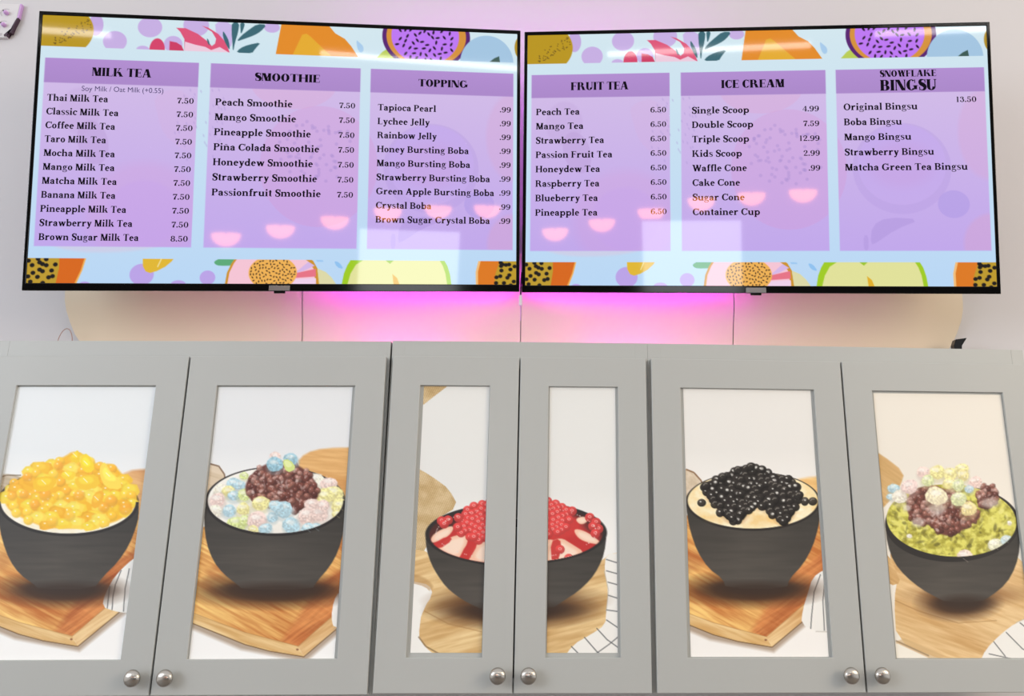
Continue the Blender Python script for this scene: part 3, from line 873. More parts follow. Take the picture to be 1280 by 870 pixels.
# ------------------------------------------------------------------ serif lettering, drawn stroke by stroke
class Face:
    def __init__(s, S_=112, t=46, o=42, h=44):
        s.S, s.t, s.o, s.h = S_, t, o, h
        s.cache = {}

    def start(s):
        s.p = []

    def R(s, x0, y0, x1, y1):
        s.p.append([(x0, y0), (x1, y0), (x1, y1), (x0, y1)])

    def D(s, x0, y0, x1, y1, w):
        s.p.append([(x0, y0), (x0 + w, y0), (x1 + w, y1), (x1, y1)])

    def E(s, cx, cy, rx, ry, a0=0, a1=360, S_=None, t=None):
        S_ = S_ or s.S
        t = t or s.t
        n = max(4, int(abs(a1 - a0) / 20))
        for i in range(n):
            a, b = math.radians(a0 + (a1 - a0) * i / n), math.radians(a0 + (a1 - a0) * (i + 1) / n)
            s.p.append([(cx + rx * math.cos(a), cy + ry * math.sin(a)), (cx + rx * math.cos(b), cy + ry * math.sin(b)),
                        (cx + (rx - S_) * math.cos(b), cy + (ry - t) * math.sin(b)), (cx + (rx - S_) * math.cos(a), cy + (ry - t) * math.sin(a))])

    def dot(s, cx, cy, r):
        s.p.append([(cx + r * math.cos(a * math.pi / 5), cy + r * math.sin(a * math.pi / 5)) for a in range(10)])

    def pen(s, pts, n=4):
        """pts = (x, y, width); smooth stroke of varying width"""
        P = [np.array(p, float) for p in pts]
        P = [2 * P[0] - P[1]] + P + [2 * P[-1] - P[-2]]
        c = []
        for i in range(1, len(P) - 2):
            for k in range(n):
                t = k / n
                c.append(.5 * ((2 * P[i]) + (-P[i - 1] + P[i + 1]) * t + (2 * P[i - 1] - 5 * P[i] + 4 * P[i + 1] - P[i + 2]) * t * t + (-P[i - 1] + 3 * P[i] - 3 * P[i + 1] + P[i + 2]) * t ** 3))
        c.append(P[-2])
        e = []
        for i, q in enumerate(c):
            d = c[min(i + 1, len(c) - 1)][:2] - c[max(i - 1, 0)][:2]
            d = d / (np.hypot(*d) + 1e-9)
            nn = np.array([-d[1], d[0]]) * q[2] / 2
            e.append((q[:2] + nn, q[:2] - nn))
        for i in range(len(e) - 1):
            s.p.append([tuple(e[i][0]), tuple(e[i + 1][0]), tuple(e[i + 1][1]), tuple(e[i][1])])

    def st(s, x, y0, y1, b=1, t=0):
        S_, o, h = s.S, s.o, s.h
        s.R(x, y0, x + S_, y1)
        if b:
            s.R(x - o, y0, x + S_ + o, y0 + h)
        if t == 1:
            s.R(x - o, y1 - h, x + S_ + o, y1)
        if t == 2:
            s.p.append([(x - o, y1 - h), (x, y1 - h * 1.2), (x, y1), (x - o, y1 - h * .3)])

    def glyph(s, ch):
        if ch in s.cache:
            return s.cache[ch]
        s.start()
        S_, t, o, h = s.S, s.t, s.o, s.h
        R, D, E_, st, pen, dot = s.R, s.D, s.E, s.st, s.pen, s.dot
        X, C, A, G = 480, 700, 740, -210
        L = o
        adv = 500
        k = S_ * .62
        if ch == ' ':
            adv = 190
        elif ch in 'nmhr':
            y1 = A if ch == 'h' else X
            st(L, 0, y1, 1, 2)
            if ch == 'r':
                pen([(L + S_ - 20, 300, t), (L + S_ + 40, 420, t * 1.3), (L + S_ + 130, 455, k)])
                dot(L + S_ + 135, 420, S_ * .5)
                adv = L + S_ + 135 + S_ * .5
            else:
                x = L
                for i in range(2 if ch == 'm' else 1):
                    xr = x + S_ + 145
                    x0, x1 = x + S_ - 40, xr + S_
                    E_((x0 + x1) / 2, X - 170, (x1 - x0) / 2, 178, 0, 150, S_, t * 1.5)
                    st(xr, 0, X - 165, 1)
                    x = xr
                adv = x + S_ + o
        elif ch == 'u':
            st(L, 150, X, 0, 2)
            xr = L + S_ + 150
            E_((L + xr + S_ - 60) / 2, 165, (xr + S_ - 60 - L) / 2, 175, 180, 320, S_, t * 1.5)
            st(xr, 0, X, 0, 2)
            R(xr, 0, xr + S_ + o, h)
            adv = xr + S_ + o
        elif ch in 'il':
            st(L, 0, A if ch == 'l' else X, 1, 2)
            if ch == 'i':
                dot(L + S_ / 2, 650, S_ * .58)
            adv = 2 * L + S_
        elif ch in 'oce':
            rx = 215
            if ch == 'o':
                E_(rx, 240, rx, 252)
                adv = 2 * rx
            elif ch == 'c':
                E_(rx, 240, rx, 252, 55, 318, S_, t * 1.2)
                dot(rx + 125, 395, S_ * .52)
                adv = 385
            else:
                E_(rx, 240, rx - 5, 252, 0, 318, S_, t * 1.2)
                R(60, 235, 2 * rx - 12, 235 + t)
                adv = 2 * rx - 15
        elif ch in 'añá':
            xr = 235
            E_(165, 135, 160, 145, 60, 330, S_ * .95, t)
            st(xr, 0, 350, 0)
            E_(xr + S_ - 175, 335, 175, 157, 0, 150, S_, t * 1.3)
            dot(80, 365, S_ * .48)
            R(165, 232, xr + 10, 232 + t)
            R(xr + S_, 0, xr + S_ + 35, h)
            adv = xr + S_ + 45
        elif ch == 's':
            pen([(300, 350, 45), (285, 440, 50), (190, 462, 52), (85, 425, 85), (70, 350, 105), (150, 275, 125), (255, 215, 125), (305, 130, 105), (270, 50, 70), (160, 18, 50), (60, 50, 50), (35, 140, 45)])
            adv = 350
        elif ch == 't':
            st(75, 60, 620, 0)
            R(10, X - h, 290, X)
            E_(75 + 130, 110, 130, 118, 180, 320, S_, t * 1.3)
            adv = 300
        elif ch == 'f':
            st(75, 0, 590, 1)
            R(10, X - h, 290, X)
            E_(75 + 130, 570, 130, 170, 40, 180, S_, t * 1.3)
            dot(285, 660, S_ * .48)
            adv = 300
        elif ch in 'bd':
            if ch == 'b':
                st(L, 0, A, 0, 2)
                E_(L + S_ + 115, 240, 215, 252, -150, 150, S_, t * 1.3)
                adv = L + S_ + 330
            else:
                E_(215, 240, 215, 252, 30, 330, S_, t * 1.3)
                st(300, 0, A, 0, 2)
                R(300 + S_, 0, 300 + S_ + o, h)
                adv = 300 + S_ + o
        elif ch == 'p':
            st(L, G, X, 1, 2)
            E_(L + S_ + 115, 240, 215, 252, -150, 150, S_, t * 1.3)
            adv = L + S_ + 330
        elif ch == 'g':
            E_(190, 320, 170, 170, 0, 360, S_ * .85, t)
            pen([(110, 180, 50), (60, 110, 60), (120, 60, 80), (270, 40, 90), (380, -20, 80), (350, -130, 60), (200, -175, 50), (60, -140, 60), (40, -60, 60), (110, 20, 45)])
            pen([(320, 420, 40), (390, 470, 60), (430, 450, 80)])
            adv = 430
        elif ch == 'k':
            st(L, 0, A, 1, 2)
            D(L + S_ - 5, 190, L + S_ + 150, X - 20, t * 1.3)
            D(L + S_ + 190, 0, L + S_ + 35, 290, S_ * 1.1)
            R(L + S_ + 85, X - h, L + S_ + 270, X)
            R(L + S_ + 150, 0, L + S_ + 350, h)
            adv = L + S_ + 345
        elif ch == 'w':
            D(165, 0, 30, X, S_ * 1.05)
            D(180, 0, 330, X, t * 1.3)
            D(430, 0, 300, X, S_ * 1.05)
            D(445, 0, 590, X, t * 1.3)
            R(0, X - h, 210, X)
            R(260, X - h, 440, X)
            R(540, X - h, 700, X)
            adv = 690
        elif ch == 'y':
            D(175, 10, 30, X, S_ * 1.08)
            D(120, G + 20, 355, X, t * 1.3)
            R(0, X - h, 215, X)
            R(300, X - h, 460, X)
            dot(110, G + 50, S_ * .5)
            adv = 455
        # ---------------- capitals
        elif ch in 'ILTFEKHMNDPBRJUO0CGSWA':
            if ch == 'I':
                st(L, 0, C, 1, 1)
                adv = 2 * L + S_
            elif ch in 'LEF':
                st(L, 0, C, 1, 1)
                w_ = L + S_ + 270
                if ch in 'LE':
                    R(L, 0, w_, h)
                    s.p.append([(w_ - 40, 0), (w_, 0), (w_ + 12, 190), (w_ - 10, 190)])
                if ch in 'EF':
                    R(L, C - h, w_, C)
                    s.p.append([(w_ - 40, C), (w_, C), (w_ + 8, C - 180), (w_ - 14, C - 180)])
                    R(L + S_, 340, w_ - 90, 340 + t)
                    R(w_ - 115, 270, w_ - 80, 450)
                adv = w_ + 20
            elif ch == 'T':
                x = 205
                st(x, 0, C, 1)
                R(15, C - h, 395 + S_, C)
                s.p.append([(15, C), (60, C), (38, C - 180), (5, C - 180)])
                s.p.append([(350 + S_, C), (395 + S_, C), (405 + S_, C - 180), (372 + S_, C - 180)])
                adv = 385 + S_
            elif ch == 'K':
                st(L, 0, C, 1, 1)
                D(L + S_ - 5, 270, L + S_ + 220, C - 10, t * 1.4)
                D(L + S_ + 270, 0, L + S_ + 55, 400, S_ * 1.15)
                R(L + S_ + 140, C - h, L + S_ + 370, C)
                R(L + S_ + 220, 0, L + S_ + 320 + S_, h)
                adv = L + S_ + 320 + S_
            elif ch in 'HU':
                if ch == 'H':
                    st(L, 0, C, 1, 1)
                    st(L + S_ + 260, 0, C, 1, 1)
                    R(L + S_, 335, L + S_ + 260, 335 + t)
                    adv = 2 * L + 2 * S_ + 260
                else:
                    st(L, 220, C, 0, 1)
                    xr = L + S_ + 270
                    E_((L + xr + t) / 2 + 8, 225, (xr + t - L) / 2 + 8, 240, 180, 360, S_, t * 1.2)
                    R(xr + 2, 220, xr + t + 14, C)
                    R(xr - 55, C - h, xr + t + 70, C)
                    adv = xr + t + 70
            elif ch == 'M':
                R(L, 0, L + t * 1.3, C)
                R(L - o, 0, L + t * 1.3 + o, h)
                D(L + 240, 0, L + 20, C, S_ * 1.1)
                D(L + 270, 0, L + 470, C, t * 1.3)
                st(L + 450, 0, C, 1, 1)
                R(L - o, C - h, L + S_, C)
                adv = L + 450 + S_ + o
            elif ch == 'N':
                R(L, 0, L + t * 1.3, C)
                R(L - o, 0, L + t * 1.3 + o, h)
                R(L - o, C - h, L + S_ * .8, C)
                D(L + 370, 0, L + 10, C, S_ * 1.15)
                R(L + 375 + S_ * .8, 0, L + 375 + S_ * .8 + t * 1.3, C)
                R(L + 340 + S_ * .8, C - h, L + 430 + S_ * .8 + o, C)
                adv = L + 435 + S_ * .8 + o
            elif ch in 'DPBR':
                st(L, 0, C, 1, 1)
                x = L + S_
                if ch == 'D':
                    R(x, 0, x + 120, t)
                    R(x, C - t, x + 120, C)
                    E_(x + 100, C / 2, 300, C / 2, -90, 90, S_ * 1.1, t)
                    adv = x + 400
                else:
                    R(x, C - t, x + 120, C)
                    R(x, 320, x + 120, 320 + t)
                    E_(x + 100, 510, 220, 190, -90, 90, S_ * 1.05, t)
                    adv = x + 320
                    if ch == 'B':
                        R(x, 0, x + 120, t)
                        E_(x + 110, 183, 250, 183, -90, 90, S_ * 1.1, t)
                        adv = x + 360
                    if ch == 'R':
                        D(x + 235, 0, x + 95, 345, S_ * 1.1)
                        R(x + 220, 0, x + 260 + S_ * 1.1, h)
                        adv = x + 260 + S_ * 1.1
            elif ch == 'J':
                st(150, 90, C, 0, 1)
                pen([(150 + S_ / 2, 140, S_), (150 + S_ * .3, 0, S_ * .7), (70, -60, 50)])
                dot(60, -20, S_ * .45)
                adv = 150 + S_ + o
            elif ch in 'O0CG':
                rx = 315 if ch != '0' else 200
                hh = C if ch != '0' else 560
                if ch in 'O0':
                    E_(rx, hh / 2, rx, hh / 2 + 10, 0, 360, S_ * 1.05)
                    adv = 2 * rx
                else:
                    E_(rx, C / 2, rx, C / 2 + 10, 48, 318, S_ * 1.1, t)
                    R(rx + 190, C - 230, rx + 190 + t, C)
                    adv = rx + 260
                    if ch == 'G':
                        R(rx + 150, 60, rx + 150 + S_, 320)
                        R(rx + 95, 320 - h, rx + 205 + S_, 320)
                        adv = rx + 215 + S_
                    else:
                        R(rx + 190, 100, rx + 190 + t, 200)
            elif ch == 'S':
                q = S_ / 112
                pen([(395, 490, t), (385, 620, t), (260, 682, t * 1.2), (125, 640, 90 * q), (75, 530, 105 * q), (150, 420, 135 * q), (300, 330, 140 * q), (390, 210, 120 * q), (340, 60, 85 * q), (210, 15, t * 1.1), (75, 60, t), (45, 210, t)])
                R(375, 470, 375 + t, C)
                R(30, 0, 30 + t, 220)
                adv = 440
            elif ch == 'W':
                D(220, 0, 40, C, S_ * 1.1)
                D(240, 0, 420, C, t * 1.4)
                D(540, 0, 370, C, S_ * 1.1)
                D(560, 0, 740, C, t * 1.4)
                R(0, C - h, 240, C)
                R(330, C - h, 570, C)
                R(680, C - h, 860, C)
                adv = 850
            elif ch == 'A':
                D(40, 0, 270, C, t * 1.4)
                D(430, 0, 235, C, S_ * 1.15)
                R(110, 210, 470, 210 + t)
                R(0, 0, 160, h)
                R(380, 0, 500 + S_, h)
                adv = 500 + S_
        elif ch == '1':
            st(90, 0, 560, 1, 2)
            adv = 180 + S_
        elif ch == '2':
            pen([(60, 420, S_ * .8), (110, 520, t * 1.2), (220, 548, t * 1.3), (320, 470, S_), (310, 360, S_), (200, 210, S_ * .6), (60, 50, t)])
            R(45, 0, 400, S_ * .8)
            dot(85, 420, S_ * .5)
            adv = 420
        elif ch in '35':
            E_(190, 175, 195, 185, -150, 110 if ch == '3' else 130, S_ * 1.05, t)
            dot(70, 130, S_ * .52)
            if ch == '3':
                E_(180, 430, 165, 130, -70, 150, S_ * .95, t)
                dot(75, 450, S_ * .5)
            else:
                R(70, 290, 70 + t, 560)
                R(70, 560 - S_ * .75, 350, 560)
            adv = 400
        elif ch == '4':
            st(250, 0, 560, 1)
            D(15, 170, 270, 560, t)
            R(15, 150, 430, 150 + t)
            adv = 430
        elif ch in '69':
            if ch == '6':
                E_(205, 175, 200, 185, 0, 360, S_ * 1.05, t)
                pen([(60, 190, S_), (75, 380, S_), (180, 520, t * 1.5), (310, 550, t)])
                dot(320, 500, S_ * .48)
            else:
                E_(205, 385, 200, 185, 0, 360, S_ * 1.05, t)
                pen([(350, 370, S_), (335, 180, S_), (230, 40, t * 1.5), (100, 10, t)])
                dot(90, 60, S_ * .48)
            adv = 410
        elif ch == '7':
            R(30, 560 - S_ * .9, 390, 560)
            R(30, 400, 30 + t, 560)
            pen([(370, 500, t), (250, 300, S_ * .8), (190, 130, S_ * 1.2), (190, 0, S_ * 1.3)])
            adv = 390
        elif ch == '8':
            E_(205, 150, 200, 160, 0, 360, S_ * 1.05, t)
            E_(205, 415, 170, 150, 0, 360, S_ * .95, t)
            adv = 410
        elif ch == '.':
            dot(60, 55, S_ * .6)
            adv = 125
        if ch == 'ñ':
            pass
        s.cache[ch] = (s.p, adv)
        return s.cache[ch]

    def line(s, text, gap=42):
        out = []
        x = 0
        for ch in text:
            g = ch
            if ch == 'ñ':
                g = 'n'
            p, adv = s.glyph(g)
            out += [[(a + x, b) for a, b in q] for q in p]
            if ch == 'ñ':
                q = [(x + 110, 590), (x + 170, 640), (x + 270, 600), (x + 350, 650), (x + 350, 600), (x + 270, 545), (x + 170, 590), (x + 110, 540)]
                out += [[q[0], q[1], q[6], q[7]], [q[1], q[2], q[5], q[6]], [q[2], q[3], q[4], q[5]]]
            x += adv + gap
        return out, x - gap


BOOK = Face(152, 80, 46, 60)
PRICE = Face(112, 46, 34, 42)
HEAD = Face(205, 52, 30, 46)


def write(name, face, text, x0, x1, z, cap, m, parent, y=-0.0003, units=700.0, align=None, slope=0.0):
    """text fitted between x0 and x1 (mm), baseline z, capital height cap (mm)"""
    polys, wd = face.line(text)
    k = (x1 - x0) / wd
    ky = cap / units
    mb = MB()
    for q in polys:
        n = len(mb.v)
        mb.v += [((x0 + a * k) / 1000, y, (z + b * ky) / 1000) for a, b in q]
        mb.f.append(tuple(range(n, n + len(q))))
    me = bpy.data.meshes.new(name)
    me.from_pydata(mb.v, [], mb.f)
    me.materials.append(m)
    o = bpy.data.objects.new(name, me)
    COL.objects.link(o)
    o.parent = parent
    return o


# ------------------------------------------------------------------ materials
M = {}
M['wall'] = add_noise(mat('painted_wall', (0.60, 0.582, 0.590, 1), 0.6, spec=.3), 3.0, .012, bump=.0)
M['grey'] = add_noise(mat('satin_grey_paint', (0.445, 0.452, 0.432, 1), 0.38, spec=.45), 1.6, .05, (1, 1, .6), detail=3)
M['greyin'] = mat('cabinet_inside', (0.10, 0.10, 0.10, 1), 0.8)
M['nickel'] = mat('brushed_nickel', (0.46, 0.43, 0.39, 1), 0.26, 1.0)
M['nickel'].node_tree.nodes['Principled BSDF'].inputs['Anisotropic'].default_value = 0.75
M['print'] = attr_mat('printed_film', 0.42, 0.35)
M['screen'] = attr_mat('lit_screen', 0.035, 0.5, True, 0.98)
M['black'] = mat('gloss_black_plastic', (0.003, 0.003, 0.003, 1), 0.08, spec=.28)
M['mattblack'] = mat('matt_black_plastic', (0.012, 0.012, 0.013, 1), 0.5)
M['ink'] = mat('screen_text', (0.006, 0.004, 0.01, 1), 0.035, spec=.5)
M['inksoft'] = mat('screen_text_grey', (0.01, 0.01, 0.015, 1), 0.035, emit=hexc(60, 50, 98), estr=1.0)
M['cream'] = add_noise(mat('cream_plastic', (0.77, 0.65, 0.48, 1), 0.38, spec=.4), 2.5, .03)
M['led'] = mat('magenta_led', (0.9, 0.3, 0.9, 1), 0.4, emit=(0.80, 0.04, 1.0, 1), estr=48)
M['led2'] = mat('pink_led', (0.9, 0.3, 0.9, 1), 0.4, emit=(1.0, 0.03, 0.85, 1), estr=15)
M['led3'] = mat('violet_led', (0.8, 0.3, 0.9, 1), 0.4, emit=(0.75, 0.06, 1.0, 1), estr=60)
M['ledfill'] = mat('added_pink_fill', (0.8, 0.5, 0.7, 1), 0.4, emit=(1.0, 0.45, 0.75, 1), estr=9)  # for the added fill strips behind the televisions
M['silver'] = mat('silver_badge', (0.30, 0.30, 0.30, 1), 0.35, 1.0)
M['whiteplastic'] = mat('white_plastic', (0.66, 0.64, 0.64, 1), 0.35)
M['lilac'] = mat('lilac_plastic', (0.60, 0.36, 0.68, 1), 0.3)
M['shade'] = mat('glowing_amber_shade', (0.9, 0.5, 0.3, 1), 0.4, emit=(1.0, 0.30, 0.03, 1), estr=15.0)
M['tube'] = mat('fluorescent_tube', (1, 1, 1, 1), 0.4, emit=(1.0, 0.97, 0.92, 1), estr=9.0)
M['glowface'] = mat('added_glow_face', (1, 1, 1, 1), 0.3, emit=(0.92, 0.97, 1.0, 1), estr=5.0)  # glowing face of the added board, no window
M['farwall'] = mat('far_wall_paint', (0.055, 0.05, 0.055, 1), 0.7)
M['floor'] = add_noise(mat('floor_tile', (0.22, 0.20, 0.18, 1), 0.4), 5, .1)

# ------------------------------------------------------------------ the setting
tag(MB().box(-4.2, 4.2, 0.36, 0.46, 0, 4.0).build('wall_back', M['wall']), kind='structure')
tag(MB().box(-4.2, 4.2, -9.2, 0.46, -0.1, 0).build('floor', M['floor']), kind='structure')
tag(MB().box(-4.2, 4.2, -9.2, -9.1, 0, 4.0).build('wall_front', M['farwall']), kind='structure')
# ------------------------------------------------------------------ wall cabinets
Wd, wm_, G_ = 0.455, 0.29578, 0.0130
H_ = 0.71346
prints = {}


def panel_mesh(key, art, rect, aw, ah, corners):
    rgb = art(aw, ah, corners)
    x0, x1, z1, z0 = rect
    return grid_mesh('picture_' + key, rgb, [(x0, z1), (x1, z1), (x1, z0), (x0, z0)], 0.0)


def cabinet(mtx, x0, x1, doors, label, group=None):
    """doors: list of (x0, x1, stile, rail_bottom, hinge side knob x, print mesh, label)"""
    t = empty('wall_cabinet', mtx)
    tag(t, label, 'cabinet', 'grey wall cabinets above the counter')
    D1 = 0.355
    top, bot = 0.0395, -H_ - 0.0035
    c = MB()
    c.box(x0, x0 + .018, .040, D1, bot, top).box(x1 - .018, x1, .040, D1, bot, top)
    c.box(x0 + .018, x1 - .018, .040, D1, top - .018, top).box(x0 + .018, x1 - .018, .040, D1, bot, bot + .018)
    c.box(x0 + .018, x1 - .018, D1 - .006, D1, bot + .018, top - .018)
    c.build('carcass', M['grey'], t)
    ff = MB()
    ff.box(x0, x0 + .03, .0205, .040, bot, top).box(x1 - .03, x1, .0205, .040, bot, top)
    ff.box(x0 + .03, x1 - .03, .0205, .040, -.025, top).box(x0 + .03, x1 - .03, .0205, .040, bot, bot + .03)
    ff.build('face_frame', M['grey'], t, bevel=.0006)
    MB().box(x0 + .03, x1 - .03, .21, .225, -.38, -.362).build('shelf', M['greyin'], t)
    for (a, b, st_, r0, kx, pr, plabel) in doors:
        d = MB()
        zt, zb = 0.0, -H_
        rt = 0.0672
        # one-piece frame, ring with thickness
        o_ = [(a, zt), (b, zt), (b, zb), (a, zb)]
        i_ = [(a + st_, zt - rt), (b - st_, zt - rt), (b - st_, zb + r0), (a + st_, zb + r0)]
        vs = [(p[0], 0.0, p[1]) for p in o_] + [(p[0], 0.0, p[1]) for p in i_] + [(p[0], 0.019, p[1]) for p in o_] + [(p[0], 0.019, p[1]) for p in i_]
        fs = []
        for k in range(4):
            n = (k + 1) % 4
            fs += [(k, n, 4 + n, 4 + k), (8 + k, 12 + k, 12 + n, 8 + n), (k, 8 + k, 8 + n, n), (4 + k, 4 + n, 12 + n, 12 + k)]
        d.add(vs, fs)
        dob = d.build('door', M['grey'], t, bevel=.0011)
        MB().box(a + st_ - .004, b - st_ + .004, .0072, .0115, zb + r0 - .004, zt - rt + .004).build('door_panel', M['grey'], dob)
        po = bpy.data.objects.new('picture_print', pr)
        po.location = (0, .0066, 0)
        COL.objects.link(po)
        po.parent = dob
        tag(po, plabel)
        kn = MB().lathe([(.0062, 0), (.0062, -.012), (.0085, -.0145), (.0155, -.0165), (.0172, -.0195), (.0168, -.0225), (.0148, -.0255), (.011, -.0276), (.0055, -.0288), (.0008, -.0291)],
                        (kx, 0, -0.6775), 40)
        kn.build('knob', M['nickel'], dob, smooth=True)
    return t


def side_matrix(piv, yaw, roll, dx, dz):
    c = Vector((piv, 0, -.36))
    m = Matrix.Translation((piv + dx, 0, Z(-.36 + dz))) @ Matrix.Rotation(yaw, 4, 'Z') @ Matrix.Rotation(-roll, 4, 'Y') @ Matrix.Translation(-c)
    return m


def pm(name, rgb, rect):
    x0, x1, z1, z0 = rect
    me = grid_mesh(name, rgb, [(x0, z1), (x1, z1), (x1, z0), (x0, z0)], 0.0)
    me.materials.append(M['print'])
    return me


PW, PH = 216, 428
m1 = pm('picture_mango', print_mango(PW, PH, [(20, 484), (191.5, 484), (150.5, 824), (-37, 826)]), (-1.1540, -.8350, -.0703, -.6445))
m2 = pm('picture_beans', print_beans(PW, PH, [(272, 484), (441, 484), (418, 823), (237.5, 824)]), (-.6920, -.3833, -.0701, -.6445))
PW2 = 112
m3 = pm('picture_strawberry_left', print_strawberry(PW2, PH, [(530, 483), (612.5, 483), (601.5, 816), (513, 816)]), (-.2215, -.0692, -.0685, -.6355))
m4 = pm('picture_strawberry_right', print_strawberry(PW2, PH, [(686.5, 484), (770, 484.5), (771, 816), (684, 816)]), (.0705, .2240, -.0681, -.6355))
m5 = pm('picture_boba', print_boba(PW, PH, [(853, 485.5), (1012.5, 488), (1036.5, 820.5), (864.5, 821.5)]), (.3842, .6875, -.0680, -.6434))
m6 = pm('picture_matcha', print_matcha(PW, PH, [(1092, 491.5), (1252, 493.5), (1300, 824), (1120, 822.5)]), (.8382, 1.1490, -.0720, -.6460))

g2 = .0021
xL0, xL1, xL2 = -.7638 - Wd, -.7638, -.3088
cabinet(side_matrix(-.3088, -.01542, .00652, -.001, -.00188), -.7638 - Wd - .0065, -.3032,
        [(xL0, xL1 - g2, .0699 - g2, .0692, -.7965, m1, 'printed photo of a black bowl heaped with mango cubes and orange pearls'),
         (xL1 + g2, xL2, .0699 - g2, .0692, -.7290, m2, 'printed photo of a black bowl of red beans with pastel mochi cubes')],
        'left grey wall cabinet, doors printed with mango bowl and red bean bowl')
cabinet(Matrix.Translation((0, 0, Z(0))), -.3022, .3022,
        [(-.29578, -g2 * .8, .0664, .0692, -.0328, m3, 'printed photo of the left half of a strawberry bowl with red pearls'),
         (g2 * .8, .29578, .0664, .0692, .0324, m4, 'printed photo of the right half of a strawberry bowl with red pearls')],
        'narrow middle grey wall cabinet whose two doors share the strawberry bowl photo')
cabinet(side_matrix(.3088, .02539, -.00234, -.001, .00009), .3032, .7638 + Wd + .0065,
        [(.3088, .7638 - g2, .0699 - g2, .0692, .7262, m5, 'printed photo of a black bowl piled with black tapioca pearls'),
         (.7638 + g2, .7638 + Wd, .0699 - g2, .0660, .7940, m6, 'printed photo of a black bowl of green matcha with beans and mochi')],
        'right grey wall cabinet, doors printed with black pearl bowl and green matcha bowl')

# ------------------------------------------------------------------ curved cream light cove behind the screens
cove = empty('curved_wall_panel', loc=(0, .355, Z(.045)))
tag(cove, 'long curved cream plastic panel on the wall between the cabinets and menu screens, lit magenta', 'wall panel')
prof = [(.356, .042), (.3525, .075), (.347, .105), (.3375, .135), (.3245, .165), (.313, .19), (.306, .215), (.303, .25), (.304, .30), (.310, .335)]
seams = [-1.227, -.5955, -.0060, .5762, 1.212]
TZ = ([.042, .075, .105, .135, .165, .19, .4], [.07, .048, .025, .012, .003, 0, 0])
for k in range(4):
    xa, xb = seams[k] + .0012, seams[k + 1] - .0012
    nseg = 14
    vs, fs = [], []
    n = len(prof)
    for i in range(nseg + 1):
        u = i / nseg
        x = xa + (xb - xa) * u
        dy = .0012 * (abs(2 * u - 1) ** 8)          # each sheet's ends curl back a touch
        for y, z in prof:
            tp = float(np.interp(z, *TZ)) * ((k == 0) * (1 - u) - (k == 3) * u)
            vs.append((x + tp, y + dy - .355, z - .045))
    for i in range(nseg):
        for j in range(n - 1):
            fs.append((i * n + j, (i + 1) * n + j, (i + 1) * n + j + 1, i * n + j + 1))
    o = MB().add(vs, fs).build('panel_sheet', M['cream'], cove, smooth=True)
    sd = o.modifiers.new('thick', 'SOLIDIFY')
    sd.thickness = .003
    sd.offset = 0
    sd.use_rim = False

# ------------------------------------------------------------------ menu screens
def rotm(yaw, pitch, roll):
    return Matrix.Rotation(yaw, 4, 'Z') @ Matrix.Rotation(pitch, 4, 'X') @ Matrix.Rotation(roll, 4, 'Y')


SCR = grid_mesh('screen_wallpaper', screen_art(716, 404), [(-.607, .346), (.607, .346), (.607, -.337), (-.607, -.337)], 0.0)
SCR.materials.append(M['screen'])


def tv(loc, ang, label):
    mtx = Matrix.Translation((loc[0], loc[1], Z(loc[2]))) @ rotm(*ang)
    t = empty('menu_screen', mtx)
    tag(t, label, 'television', None)
    W2, T2, B2 = .616, .356, -.356
    # bezel ring
    o_ = [(-W2, T2), (W2, T2), (W2, B2), (-W2, B2)]
    i_ = [(-.607, .346), (.607, .346), (.607, -.337), (-.607, -.337)]
    vs = [(p[0], -.0022, p[1]) for p in o_] + [(p[0], -.0022, p[1]) for p in i_] + [(p[0], .026, p[1]) for p in o_] + [(p[0], .026, p[1]) for p in i_]
    fs = []
    for k in range(4):
        n = (k + 1) % 4
        fs += [(k, n, 4 + n, 4 + k), (8 + k, 12 + k, 12 + n, 8 + n), (k, 8 + k, 8 + n, n), (4 + k, 4 + n, 12 + n, 12 + k)]
    MB().add(vs, fs).build('bezel', M['black'], t, bevel=.0016, seg=3)
    MB().box(-.612, .612, .0015, .0270, -.352, .352).box(-.40, .40, .0270, .045, -.18, .16).build('back_housing', M['mattblack'], t, bevel=.002)
    sc = bpy.data.objects.new('screen', SCR)
    COL.objects.link(sc)
    sc.parent = t
    MB().box(-.026, .026, -.0030, -.0018, -.3545, -.3415).build('badge', M['silver'], t)
    MB().box(-.014, .014, -.001, .009, -.3615, -.3556).build('sensor', M['black'], t, bevel=.0012)
    # wall bracket: plate on the wall, arms to the back
    inv = mtx.inverted()
    br = MB()
    cb = mtx @ Vector((0, .045, .02))
    br.box(cb.x - .16, cb.x + .16, .348, .3600, cb.z - .13, cb.z + .13)
    for dx in (-.12, .12):
        pb = mtx @ Vector((dx, .044, .02))
        br.box(pb.x - .015, pb.x + .015, pb.y - .004, .35, pb.z - .03, pb.z + .03)
    bo = br.build('mounting_bracket', M['mattblack'])
    tag(bo, 'black steel bracket between the wall and the back of the %s television' % label.split()[0], 'bracket')
    return t, sc


tvL, scL = tv((-.62661, .10622, .53989), (.111556, .193844, -.034925), 'left wall television showing milk tea, smoothie and topping prices')
tvR, scR = tv((.60545, .10592, .55033), (-.126867, .204522, .019205), 'right wall television showing fruit tea, ice cream and bingsu prices')

INK = M['ink']


def column(sc, items, x0, z0, dz, cap=17.2):
    for i, (s_, x1) in enumerate(items):
        z = z0 - dz * i
        write('menu_item', BOOK, s_, x0, x1, z, cap, INK, sc)


def prices(sc, vals, x1, z0, dz, wch=10.2, cap=14.5):
    for i, s_ in enumerate(vals):
        _, wd = PRICE.line(s_)
        wmm = wd * .0288
        write('price', PRICE, s_, x1 - wmm, x1, z0 - dz * i, cap, INK, sc, units=560.0)


